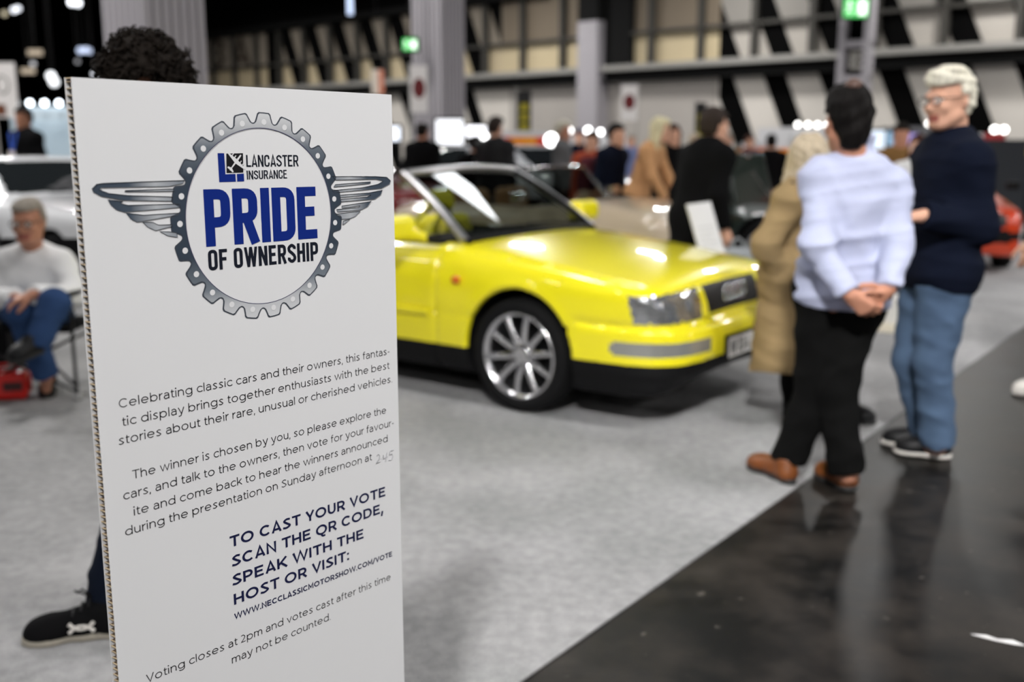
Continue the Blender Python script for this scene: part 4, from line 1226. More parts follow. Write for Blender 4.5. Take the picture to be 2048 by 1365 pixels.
BROWNSH = mat('brown_shoe_leather', srgb(118, 66, 30), 0.45, var=0.2, vscale=20); SOLEW = mat('white_rubber_sole', srgb(206, 202, 196), 0.6); SOLEB = mat('dark_rubber_sole', (0.02, 0.02, 0.02), 0.7); SHOEB = mat('black_shoe', (0.006, 0.006, 0.007), 0.5, spec=0.25)

def rot_to(f, u=(0, 0, 1)):
    """columns: right-hand side, back, up of a head that looks along f"""
    f = nrm(f); b = -f
    u = np.asarray(u, float); u = nrm(u - b * u.dot(b)); s = np.cross(b, u)
    return np.stack([s, b, u], 1)

class Arr:
    """gathers several skins into one mesh"""
    def __init__(self): self.V, self.F, self.M, self.n = [], [], [], 0
    def add(self, blob, res, it=1, fold=None, clips=(), cuts=(), dm=0):
        d, mid, lo = blob.field(res, fold, clips, cuts)
        V, Fs = surface_nets(d, lo, res)
        if it: V = relax(V, Fs, it)
        C = V[Fs].mean(1); g = np.clip(np.round((C - lo) / res).astype(int), 0, np.array(d.shape) - 1)
        self.V.append(V); self.F.append(Fs + self.n); self.M.append(mid[tuple(g.T)] + dm); self.n += len(V)
        return self
    def build(self, name, mats, parent):
        return mesh_from(name, np.concatenate(self.V), np.concatenate(self.F), mats, np.concatenate(self.M), parent)

def head_into(b, c, R, s=1.0, face=True):
    """c: middle of the skull; R: head axes"""
    T = lambda x, y, z: c + R @ (np.array((x, y, z)) * s)
    b.ell(T(0, 0.012, 0.022), np.array((0.074, 0.094, 0.092)) * s, R, 0, 0.02)
    b.ell(T(0, -0.030, -0.050), np.array((0.060, 0.066, 0.078)) * s, R, 0, 0.03)
    b.ell(T(0, -0.066, -0.104), np.array((0.030, 0.026, 0.022)) * s, R, 0, 0.03)
    b.cap(T(-0.056, 0.0, -0.07), T(-0.022, -0.062, -0.104), 0.018 * s, 0.016 * s, 0, 0.03)
    b.cap(T(0.056, 0.0, -0.07), T(0.022, -0.062, -0.104), 0.018 * s, 0.016 * s, 0, 0.03)
    for q in (-1, 1):
        b.ell(T(q * 0.076, 0.012, -0.018), np.array((0.010, 0.020, 0.033)) * s, R, 0, 0.008)
    if face:
        b.cap(T(-0.042, -0.080, 0.016), T(0.042, -0.080, 0.016), 0.013 * s, None, 0, 0.015)
        b.cap(T(0, -0.092, 0.004), T(0, -0.112, -0.036), 0.009 * s, 0.013 * s, 0, 0.012)
        for q in (-1, 1):
            b.ell(T(q * 0.012, -0.100, -0.040), np.array((0.009, 0.010, 0.008)) * s, R, 0, 0.008)
            b.ell(T(q * 0.040, -0.074, -0.034), np.array((0.024, 0.018, 0.022)) * s, R, 0, 0.02)
            b.ell(T(q * 0.031, -0.0835, -0.004), np.array((0.0125, 0.0095, 0.008)) * s, R, 2, 0.002)
            b.ell(T(q * 0.031, -0.0885, -0.004), np.array((0.0055, 0.0060, 0.0055)) * s, R, 3, 0.001)
        b.cap(T(-0.022, -0.090, -0.070), T(0.022, -0.090, -0.070), 0.0075 * s, None, 1, 0.006)
        b.cap(T(-0.017, -0.089, -0.081), T(0.017, -0.089, -0.081), 0.0078 * s, None, 1, 0.006)

def hand_into(b, w, d, n, th, curl=0.5, s=1.0):
    """w wrist, d towards the fingers, n out of the palm, th = +1/-1: which way along d x n the thumb sits"""
    d = nrm(d); n = nrm(np.asarray(n, float) - d * np.dot(n, d)); t = np.cross(d, n) * th
    w = np.asarray(w, float)
    P = lambda a, bb, cc: w + (d * a + t * bb + n * cc) * s
    b.cap(P(-0.03, 0, 0), P(0.02, 0, 0), 0.026 * s, 0.028 * s, 0, 0.02, side=t, flat=0.75)
    for off, ln, L in ((0.029, 0.088, (0.042, 0.025, 0.020)), (0.010, 0.092, (0.046, 0.029, 0.021)), (-0.010, 0.088, (0.043, 0.027, 0.020)), (-0.028, 0.080, (0.033, 0.020, 0.018))):
        k = P(ln, off, 0)
        b.cap(P(0.012, off * 0.6, 0), k, 0.015 * s, 0.0125 * s, 0, 0.014)
        a = 0.0; p = k
        for i, l in enumerate(L):
            a += curl * (0.75, 0.95, 0.6)[i]
            q = p + (d * math.cos(a) + n * math.sin(a)) * l * s
            b.cap(p, q, (0.0102, 0.0092, 0.0085)[i] * s, (0.0092, 0.0085, 0.0075)[i] * s, 0, 0.003)
            p = q
    p = P(0.022, 0.026, 0.006)
    for l, dr in ((0.040, d * 0.62 + t * 0.75 + n * 0.25), (0.032, d * 0.85 + t * 0.35 + n * (0.2 + 0.4 * curl)), (0.025, d * 0.9 + t * 0.05 + n * (0.3 + 0.5 * curl))):
        q = p + nrm(dr) * l * s
        b.cap(p, q, 0.0125 * s, 0.0098 * s, 0, 0.006); p = q

def shoe(name, heel, toe, parent, base, mats, s=1.0, z=0.0, tilt=0.0, laces=True, fine=0.008):
    """heel, toe: ends of the sole on the ground (hall points)"""
    h, t = np.array(heel, float), np.array(toe, float)
    d = t - h; L = np.linalg.norm(d); d /= L; up = np.array((0, 0, 1.0)); up = nrm(up - d * up.dot(d)); sd = np.cross(d, up)
    P = lambda a, bb, cc: h + d * a * L + sd * bb + up * cc - base
    b = Blob()
    for a, r, hh in ((0.16, 0.036, 0.042), (0.42, 0.037, 0.044), (0.70, 0.044, 0.036), (0.86, 0.036, 0.028)):
        b.cap(P(a, -0.008, hh), P(a, 0.008, hh), r * s, None, 0, 0.05)
    b.cap(P(0.16, 0, 0.05), P(0.20, 0, 0.105), 0.040 * s, 0.042 * s, 0, 0.03, cut_b=True)
    b.cap(P(0.24, 0, 0.09), P(0.66, 0, 0.045), 0.030 * s, 0.030 * s, 0, 0.03)
    o = b.build(name, [mats[0]], fine, parent, clips=[(P(0, 0, 0.018), -up)])
    so = Blob()
    for a, r in ((0.13, 0.038), (0.40, 0.036), (0.70, 0.046), (0.87, 0.038)):
        so.cap(P(a, 0, 0.004), P(a, 0, 0.024), r * s, r * s, 0, 0.06)
    so.build('sole', [mats[1]], fine, o, clips=[(P(0, 0, 0.0), -up), (P(0, 0, 0.026), up)])
    return o

def hair_on(parent, c, R, m, style='short', s=1.0, res=0.008, seed=1, thick=0.012):
    T = lambda x, y, z: c + R @ (np.array((x, y, z)) * s)
    b = Blob()
    g = thick
    b.ell(T(0, 0.016, 0.030), np.array((0.076 + g, 0.096 + g, 0.092 + g)) * s, R, 0, 0.02)
    if style == 'nape':
        b.ell(T(0, 0.048, -0.050), np.array((0.068, 0.066, 0.098)) * s, R, 0, 0.03)
    if style in ('short', 'full', 'bald'):
        b.ell(T(0, 0.05, -0.03), np.array((0.064 + g * 0.6, 0.062, 0.062)) * s, R, 0, 0.03)
    if style == 'full':
        b.ell(T(0, -0.052, 0.088), np.array((0.062, 0.05, 0.036)) * s, R, 0, 0.03)
        b.ell(T(0.03, -0.02, 0.10), np.array((0.05, 0.05, 0.035)) * s, R, 0, 0.03)
    def cut(P):
        q = (P - c) @ R / s
        x, y, z = q[..., 0], q[..., 1], q[..., 2]
        hl = 0.060 if style != 'full' else 0.052
        f = np.maximum(np.maximum(y + 0.005, z - hl - 0.10 * np.maximum(0, np.abs(x) - 0.03)), -1) * s       # face opening
        ears = np.maximum(np.maximum(y - 0.036, z - 0.012), -1) * s
        low = (z + (0.140 if style == 'nape' else 0.075 if style in ('short', 'full', 'bald') else 0.5)) * s
        return np.minimum(np.minimum(f, ears), low)
    cuts = [cut]
    if style == 'bald':
        cuts.append(lambda P: np.linalg.norm(((P - T(0, 0.0, 0.115)) @ R) / np.array((1.05, 1.15, 0.9)), axis=-1) - 0.070 * s)
    if style == 'crown':
        pass
    if style == 'long' or style == 'bob':
        ln = 0.30 if style == 'long' else 0.17
        for x in (-0.06, -0.02, 0.02, 0.06):
            b.cap(T(x, 0.055, 0.0), T(x * 1.25, 0.075, -ln), 0.040 * s, 0.034 * s, 0, 0.03)
        for q in (-1, 1):
            b.cap(T(q * 0.078, 0.0, 0.02), T(q * 0.088, 0.0, -ln * 0.75), 0.026 * s, 0.024 * s, 0, 0.03)
        cuts = [lambda P: (lambda q: np.maximum(np.maximum(q[..., 1] + 0.042, q[..., 2] - 0.070), np.abs(q[..., 0]) - 0.066) * s)((P - c) @ R / s)]
    rs = np.random.RandomState(seed); W = rs.normal(size=(5, 3)) * 75; ph = rs.uniform(0, 6, 5)
    amp = 0.0042 if thick > 0.021 else 0.0024
    def tuft(P):
        v = 0
        for w, p in zip(W, ph): v = v + np.sin(P @ w + p)
        return amp * v
    return b.build('hair', [m], res, parent, fold=tuft, cuts=cuts, it=0)

def person(label, J, look, group=None, cat='person', base=None, fine=1.0):
    """J: joints in the hall (points); everything is built around the person's own standing point"""
    J = {k: np.array(v, float) for k, v in J.items()}
    hip = (J['hipL'] + J['hipR']) / 2
    base = np.array((hip[0], hip[1], 0.006)) if base is None else np.array(base, float)
    root = empty('person', base, label, cat, 0, group)
    q = {k: v - base for k, v in J.items() if k not in ('face', 'headup')}
    s = look.get('scale', 1.0)
    r1, r2, rh = 0.010 * fine, 0.0048, 0.0095 * fine
    sd = nrm(q['shL'] - q['shR']); hips = (q['hipL'] + q['hipR']) / 2; chest = (q['shL'] + q['shR']) / 2
    spine = nrm(chest - hips); ch = chest - spine * 0.09
    R = rot_to(J['face'], J.get('headup', (0, 0, 1)))
    hc = q['head']; neck0 = chest + spine * 0.03; neck1 = hc + R @ np.array((0, 0.03, -0.075)) * s
    g = look.get('girth', 1.0)
    def torso(b, e, m, k=0.05):
        b.cap(hips + spine * 0.05, ch, 0.142 * g * s + e, 0.160 * s * g + e, m, k, side=sd, flat=0.70)
        b.cap(q['hipL'] + spine * 0.04, q['hipR'] + spine * 0.04, 0.098 * s * g + e, None, m, k)
        b.cap(q['shL'] - spine * 0.015, q['shR'] - spine * 0.015, 0.058 * s + e, None, m, k)
        for S in 'LR': b.cap(neck0 - spine * 0.01, q['sh' + S] - spine * 0.005, 0.062 * s + e, 0.050 * s + e, m, 0.05)
        b.cap(q['shL'] * 0.45 + q['shR'] * 0.55 + spine * 0.03, q['shL'] * 0.55 + q['shR'] * 0.45 + spine * 0.03, 0.06 * s + e, None, m, 0.07)
    def arms(b, e, m, cut=False, k=0.035):
        for S in 'LR':
            sh, el, wr = q['sh' + S], q['el' + S], q['wr' + S]
            b.cap(sh, el, 0.052 * s + e, 0.042 * s + e, m, k)
            b.cap(el, wr, 0.042 * s + e, (0.030 * s + e) if not cut else (0.031 * s + e), m, k, cut_b=cut)
    def legs(b, e, m, cut=False, k=0.04, e2=None):
        e2 = e if e2 is None else e2
        for S in 'LR':
            hp, kn, an = q['hip' + S], q['kn' + S], q['an' + S]
            b.cap(hp, kn, 0.088 * s * g + e, 0.060 * s + e, m, k)
            b.cap(kn, an, 0.058 * s + e, 0.040 * s + e2, m, k, cut_b=cut)
    A = Arr()
    b = Blob(); torso(b, 0, 0); arms(b, 0, 0); legs(b, 0, 0)
    b.cap(neck0 - spine * 0.02, neck1, 0.060 * s, 0.054 * s, 0, 0.03)
    head_into(b, hc, R, s, look.get('facial', True))
    for S in 'LR':
        if 'toe' + S in q: b.cap(q['an' + S], q['an' + S] * 0.3 + q['toe' + S] * 0.7 + np.array((0, 0, 0.02)), 0.036 * s, 0.026 * s, 0, 0.03)
    A.add(b, r1 if look.get('facial', True) else r1 * 1.3)
    for S, th in (('L', 1), ('R', -1)):
        hd = look.get('hand' + S)
        if hd:
            hb = Blob(); hand_into(hb, q['wr' + S], hd[0], hd[1], th * hd[3] if len(hd) > 3 else th, hd[2], s); A.add(hb, r2)
    body = A.build('body', [look['skin'], LIP, EYEW, EYED], root)
    # clothing
    e = look.get('loose', 0.020)
    hem = look.get('hem', 0.08)
    t = Blob(); torso(t, e, 0, 0.05); arms(t, e * 0.85, 0, True)
    if look.get('skirt'):
        L = look['skirt']; fl = look.get('flare', 0.05)
        t.cap(hips + spine * 0.05, hips + np.array(look.get('skirtdir', (0, 0, -1.0))) * L, 0.150 * s + e, 0.150 * s + e + fl, 0, 0.06, side=sd, flat=0.82, cut_b=True)
    if look.get('collar'):
        t.cap(neck0 - spine * 0.01, neck0 + spine * look['collar'] + (neck1 - neck0) * 0.2, 0.074 * s, 0.070 * s, 0, 0.025, cut_b=True)
    clips = [] if look.get('skirt') else [(hips - spine * hem, -spine)]
    top = t.build(look.get('topname', 'jacket'), [look['top']], rh, root, fold=folds(look.get('seed', 3), look.get('crease', 0.006), look.get('foldfreq', 14.0), look.get('foldway', (1, 1, 2.2))), clips=clips)
    if look.get('bottom'):
        l = Blob(); legs(l, look.get('legloose', 0.016), 0, True, 0.04, look.get('cuff', 0.030))
        l.cap(q['hipL'] + spine * 0.03, q['hipR'] + spine * 0.03, 0.098 * s * g + 0.012, None, 0, 0.05)
        l.build(look.get('bottomname', 'trousers'), [look['bottom']], rh, root, fold=folds(look.get('seed', 3) + 50, look.get('crease', 0.006) * 1.1))
    for S in 'LR':
        if 'heel' + S in J:
            shoe('shoe', J['heel' + S], J['toe' + S], root, base, look['shoes'], s, fine=0.009 * fine)
    hr = None
    if look.get('hair'):
        hr = hair_on(root, hc, R, look['hair'], look.get('style', 'short'), s, 0.008 * fine, look.get('seed', 3), look.get('hairthick', 0.012))
    return root, q, R, hc, base

def stand_joints(px, Y, h, yaw, lean=0.0, arms='down', step=0.0):
    """joints of an upright figure seen at photo column px, distance Y, of height h, turned yaw (0 faces the camera, + turns to the photo's right)"""
    x0 = at(px, 300, Y)[0]; s = h / 1.75
    a = math.radians(yaw); f = np.array((math.sin(a), -math.cos(a), 0)); l = np.array((math.cos(a), math.sin(a), 0)); u = np.array((0, 0, 1.0))
    o = np.array((x0, Y, 0.006))
    P = lambda fw, lf, up: o + (f * fw + l * lf + u * up) * s
    ln = lambda up: math.tan(math.radians(lean)) * max(0, up - 0.92)
    J = {'hipL': P(0, 0.09, 0.92), 'hipR': P(0, -0.09, 0.92), 'shL': P(ln(1.42), 0.185, 1.415), 'shR': P(ln(1.42), -0.185, 1.415), 'head': P(ln(1.64) + 0.02, 0, 1.635),
         'knL': P(0.03 + step * .5, 0.10, 0.50), 'knR': P(0.03 - step * .5, -0.10, 0.50), 'anL': P(-0.02 + step, 0.11, 0.085), 'anR': P(-0.02 - step, -0.11, 0.085),
         'heelL': P(-0.08 + step, 0.11, 0), 'toeL': P(0.20 + step, 0.135, 0), 'heelR': P(-0.08 - step, -0.11, 0), 'toeR': P(0.20 - step, -0.135, 0)}
    if arms == 'down':
        for S, k in (('L', 1), ('R', -1)):
            J['el' + S] = P(ln(1.42) * .6 - 0.03, k * 0.235, 1.13); J['wr' + S] = P(ln(1.42) * .4 + 0.06, k * 0.235, 0.89)
    elif arms == 'front':
        for S, k in (('L', 1), ('R', -1)):
            J['el' + S] = P(ln(1.42) * .6 - 0.02, k * 0.24, 1.12); J['wr' + S] = P(ln(1.42) * .5 + 0.22, k * 0.08, 1.10)
    elif arms == 'reach':
        for S, k in (('L', 1), ('R', -1)):
            J['el' + S] = P(ln(1.42) + 0.10, k * 0.22, 1.15); J['wr' + S] = P(ln(1.42) + 0.22, k * 0.16, 0.93)
    J['face'] = f - u * 0.1
    return J, f, l
def A3(px, py, Y): return at(px, py, Y)
def G(px, py): return ground(px, py, 0.006)

def main_people():
    # the man in the pale blue shirt, seen from behind, hands clasped behind him
    J = dict(head=A3(1694, 236, 4.16), shL=A3(1640, 358, 4.14), shR=A3(1780, 370, 4.18), elL=A3(1634, 490, 4.02), elR=A3(1795, 490, 4.06), wrL=A3(1700, 590, 3.90), wrR=A3(1776, 580, 3.93),
             hipL=A3(1645, 590, 4.19), hipR=A3(1722, 595, 4.15), knL=A3(1632, 765, 4.22), knR=A3(1678, 775, 4.12), anL=A3(1578, 922, 4.28), anR=A3(1694, 948, 4.12),
             heelL=G(1588, 972), toeL=G(1500, 932), heelR=G(1704, 985), toeR=G(1640, 950), face=(-0.10, 0.95, -0.22), headup=(0, 0.2, 1))
    root, q, R, hc, base = person('man in pale blue shirt seen from behind with hands clasped behind his back, brown shoes', J,
        dict(skin=SKIN2, top=SHIRT, topname='shirt', bottom=TROUS, shoes=(BROWNSH, SOLEB), hair=H_BLACK, style='nape', hairthick=0.018, hem=0.045, loose=0.030, crease=0.021, foldfreq=17, foldway=(0.55, 0.7, 2.3), seed=11, collar=0.125, legloose=0.022, cuff=0.045, girth=1.06,
             handL=((0.75, -0.1, -0.62), (0.45, 0.75, 0.2), 0.85), handR=((-0.75, -0.2, -0.55), (-0.5, 0.75, 0.1), 0.8)))
    MB().tube([tuple(q['hipL'] * (0.5 + 0.5 * math.cos(a)) + q['hipR'] * (0.5 - 0.5 * math.cos(a)) + np.array((0, 0.135 * math.sin(a), 0.055))) for a in [2 * math.pi * k / 40 for k in range(41)]], 0.016, 6).build('belt', SHOEB, root)
    bald = Blob().ell(hc + R @ np.array((0.006, 0.072, 0.104)), (0.036, 0.044, 0.032), R)
    bald.build('bald_patch', mat('thinning_crown', srgb(84, 62, 54), 0.5), 0.006, root)

    # the man in the navy top, talking
    J = dict(head=A3(1898, 196, 4.62), shL=A3(1940, 322, 4.50), shR=A3(1872, 312, 4.80), elL=A3(1962, 455, 4.46), elR=A3(1868, 455, 4.86), wrL=A3(1846, 432, 4.42), wrR=A3(1812, 440, 4.72),
             hipL=A3(1893, 560, 4.55), hipR=A3(1858, 556, 4.72), knL=A3(1866, 722, 4.55), knR=A3(1822, 716, 4.72), anL=A3(1876, 892, 4.58), anR=A3(1856, 880, 4.76),
             heelL=G(1900, 918), toeL=G(1790, 904), heelR=G(1880, 898), toeR=G(1762, 886), face=(-0.90, -0.38, -0.10))
    root, q, R, hc, base = person('white-haired man in navy top and jeans talking, wearing glasses and a red lapel flower', J,
        dict(skin=SKIN1, top=NAVY, topname='jumper', bottom=JEAN, bottomname='jeans', shoes=(SHOEB, SOLEW), hair=H_WHITE, style='full', hem=0.05, loose=0.040, crease=0.012, seed=5, collar=0.06, legloose=0.026, cuff=0.042, girth=1.12, scale=1.03,
             handL=((-0.95, 0.25, -0.1), (0.1, 0.2, -0.95), 0.6, -1), handR=((-0.9, -0.35, 0), (0.1, 0.1, -1), 0.5, 1)))
    gl = MB()
    T = lambda x, y, z: tuple(hc + R @ (np.array((x, y, z)) * 1.03))
    for s in (-1, 1):
        gl.tube([T(s * 0.033 + 0.026 * math.cos(a), -0.108, -0.004 + 0.019 * math.sin(a)) for a in [2 * math.pi * k / 20 for k in range(21)]], 0.0028, 6)
        gl.tube([T(s * 0.058, -0.106, 0.004), T(s * 0.080, -0.05, 0.004), T(s * 0.082, 0.01, 0.0)], 0.0028, 6)
    gl.tube([T(-0.01, -0.112, 0.002), T(0.01, -0.112, 0.002)], 0.0025, 6)
    gl.build('glasses', mat('dark_spectacle_frame', (0.03, 0.025, 0.02), 0.3), root)
    p = A3(1862, 322, 4.60) - base
    fl = MB()
    for k in range(4):
        a = math.pi / 2 * k + 0.6
        fl.ball((p[0] + 0.010 * math.cos(a), p[1], p[2] + 0.010 * math.sin(a)), (0.012, 0.006, 0.012), 8)
    fl.ball((p[0], p[1] - 0.006, p[2]), 0.005, 6, 1)
    fl.build('lapel_flower', [mat('poppy_red', srgb(190, 40, 40), 0.7), SHOEB], root)

    # the woman in the camel coat
    J = dict(head=A3(1622, 318, 5.22), shR=A3(1586, 395, 5.08), shL=A3(1632, 392, 5.40), elR=A3(1530, 492, 5.04), elL=A3(1640, 500, 5.52), wrR=A3(1562, 556, 5.10), wrL=A3(1652, 560, 5.45),
             hipR=A3(1562, 565, 5.16), hipL=A3(1592, 565, 5.33), knR=A3(1582, 710, 5.18), knL=A3(1620, 705, 5.36), anR=A3(1582, 828, 5.26), anL=A3(1692, 820, 5.34),
             heelR=G(1570, 842), toeR=G(1636, 856), heelL=G(1680, 838), toeL=G(1745, 850), face=(0.86, 0.30, -0.12))
    root, q, R, hc, base = person('woman in knee-length camel coat and black stockings, hand in her pocket', J,
        dict(skin=SKIN1, top=COAT, topname='coat', bottom=BLK, bottomname='stockings', legloose=0.012, cuff=0.012, shoes=(SHOEB, SOLEB), hair=H_BLONDE, style='bob', loose=0.038, crease=0.012, seed=8, skirt=0.45, flare=0.06, skirtdir=(0.03, -0.05, -1), hairthick=0.016, scale=0.94))
    sc = Blob(); nk = (q['shL'] + q['shR']) / 2 + np.array((0, 0, 0.055))
    for a in range(8):
        t0, t1 = 2 * math.pi * a / 8, 2 * math.pi * (a + 1) / 8
        sc.cap(nk + np.array((0.075 * math.cos(t0), 0.095 * math.sin(t0), 0.015 * math.sin(2 * t0))), nk + np.array((0.075 * math.cos(t1), 0.095 * math.sin(t1), 0.015 * math.sin(2 * t1))), 0.032, None, 0, 0.02)
    sc.build('scarf', [mat('gold_scarf', srgb(150, 118, 70), 0.9, var=0.2, vscale=20)], 0.009, root, fold=folds(4, 0.006, 30))
    MB().tube([tuple(q['shR'] + (-0.02, -0.04, 0.08)), tuple(q['shR'] + (0.07, -0.10, -0.10)), tuple(q['hipR'] + (0.06, -0.20, 0.12))], 0.011, 6).build('bag_strap', mat('brown_strap', (0.03, 0.016, 0.01), 0.6), root)

    # the seated man on the left
    J = dict(head=A3(56, 441, 5.78), shR=A3(12, 528, 5.92), shL=A3(120, 526, 5.92), elR=A3(-18, 600, 5.86), elL=A3(152, 592, 5.84), wrR=A3(30, 596, 5.56), wrL=A3(66, 590, 5.50),
             hipR=A3(38, 622, 5.95), hipL=A3(105, 622, 5.95), knR=A3(40, 622, 5.52), knL=A3(108, 606, 5.48), anR=A3(92, 752, 5.64), anL=A3(72, 694, 5.40),
             heelR=G(100, 770), toeR=G(94, 800), face=(0.05, -0.96, -0.10))
    J['heelL'] = A3(84, 704, 5.42); J['toeL'] = A3(26, 728, 5.28)
    root, q, R, hc, base = person('seated man in white jumper and blue jeans with crossed legs on a folding chair', J,
        dict(skin=SKIN2, top=WHITEJ, topname='jumper', bottom=JEAN2, bottomname='jeans', shoes=(SHOEB, SOLEB), hair=H_GREY, style='short', hem=0.06, loose=0.030, crease=0.012, seed=21, legloose=0.022, cuff=0.035, girth=1.1,
             handR=((0.85, -0.35, -0.25), (0.1, 0.3, -0.9), 0.6), handL=((-0.85, -0.3, -0.25), (0.1, 0.3, -0.9), 0.6)))
    gl = MB()
    T = lambda x, y, z: tuple(hc + R @ np.array((x, y, z)))
    for s in (-1, 1):
        gl.tube([T(s * 0.033 + 0.026 * math.cos(a), -0.106, -0.004 + 0.018 * math.sin(a)) for a in [2 * math.pi * k / 20 for k in range(21)]], 0.0030, 6)
        gl.tube([T(s * 0.058, -0.104, 0.004), T(s * 0.080, -0.05, 0.004), T(s * 0.082, 0.01, 0.0)], 0.0028, 6)
    gl.build('glasses', mat('dark_spectacle_frame', (0.03, 0.025, 0.02), 0.3), root)

    # the person behind the display board
    J = dict(head=A3(290, 184, 2.80), shL=A3(420, 300, 2.86), shR=A3(300, 310, 2.66), elL=A3(470, 480, 2.95), elR=A3(330, 500, 2.6), wrL=A3(500, 620, 2.80), wrR=A3(400, 620, 2.5),
             hipL=A3(400, 720, 2.95), hipR=A3(330, 730, 2.82), knL=A3(420, 980, 2.95), knR=A3(282, 960, 2.84), anL=A3(440, 1190, 2.98), anR=A3(226, 1212, 2.90),
             heelL=G(470, 1230), toeL=G(420, 1290), heelR=G(262, 1266), toeR=G(42, 1288), face=(-0.55, -0.72, -0.42), headup=(0, -0.2, 1))
    root, q, R, hc, base = person('dark-haired person in dark trousers and black trainers standing behind the white display board', J,
        dict(skin=SKIN3, top=BLK, topname='jumper', bottom=DJEAN, shoes=(mat('black_knit', (0.004, 0.004, 0.0045), 0.9, spec=0.1), mat('cream_sole', srgb(150, 144, 132), 0.7)), hair=H_BROWN, style='short', loose=0.03, seed=31, legloose=0.030, cuff=0.045, hairthick=0.024, crease=0.012, scale=0.98,
             handL=((0.2, -0.2, -0.9), (-0.7, 0, 0), 0.5), handR=((0.2, -0.5, -0.8), (0.7, 0, 0), 0.5)))
    hobj = [c for c in root.children if c.name.startswith('hair')][0]
    rl = random.Random(5); lk = MB(); vv = hobj.data.vertices
    for _ in range(900):
        v = vv[rl.randrange(len(vv))]
        p = np.array(v.co); n = np.array(v.normal)
        if np.dot(n, (p - hc)) < 0: continue
        t1 = nrm(np.array((rl.uniform(-1, 1), rl.uniform(-1, 1), rl.uniform(-1, 1)))); t1 = t1 - n * t1.dot(n)
        L = rl.uniform(0.018, 0.034)
        lk.tube([tuple(p - n * 0.004), tuple(p + n * L * 0.35 + t1 * L * 0.25), tuple(p + n * L * 0.45 + t1 * L * 0.75), tuple(p + n * L * 0.3 + t1 * L * 1.1)], [0.0042, 0.0038, 0.0028, 0.0008], 4, caps=False)
    lk.build('hair_curls', H_BROWN, hobj, recalc=False)
    # white emblem on the side of the near trainer: two crossed arcs
    h, t = J['heelR'] - base, J['toeR'] - base
    d = nrm(t - h); up = np.array((0, 0, 1.0)); sd_ = np.cross(d, up)
    if sd_[1] > 0: sd_ = -sd_
    em = MB()
    for sgn in (1, -1):
        pts = []
        for k in range(13):
            u = -1 + k / 6
            a = h + d * (0.128 + 0.034 * u) + up * (0.052 + sgn * 0.020 * (u * u) - sgn * 0.006) + sd_ * (0.0445 + 0.002 * (1 - u * u))
            pts.append(tuple(a))
        em.tube(pts, [0.0035 + 0.0025 * abs(-1 + k / 6) for k in range(13)], 6)
    em.build('shoe_emblem', SOLEW, root)
    la = MB()
    for k in range(4):
        p = h + d * (0.105 + 0.024 * k) + up * (0.118 - 0.014 * k)
        la.tube([tuple(p + sd_ * 0.03 - up * 0.008), tuple(p + up * 0.006), tuple(p - sd_ * 0.03 - up * 0.008)], 0.0035, 6)
    p = h + d * 0.10 + up * 0.125
    la.tube([tuple(p), tuple(p + d * 0.02 + up * 0.04 + sd_ * 0.03), tuple(p + d * 0.035 + up * 0.03 + sd_ * 0.035)], 0.003, 6)
    la.tube([tuple(p), tuple(p + d * 0.05 + up * 0.02 - sd_ * 0.01)], 0.003, 6)
    la.build('laces', SHOEB, root)
main_people()
# ------------------------------------------------------------------ the other cars
FWD = np.array((0.80, -0.60)); RGT = np.array((-0.60, -0.80))

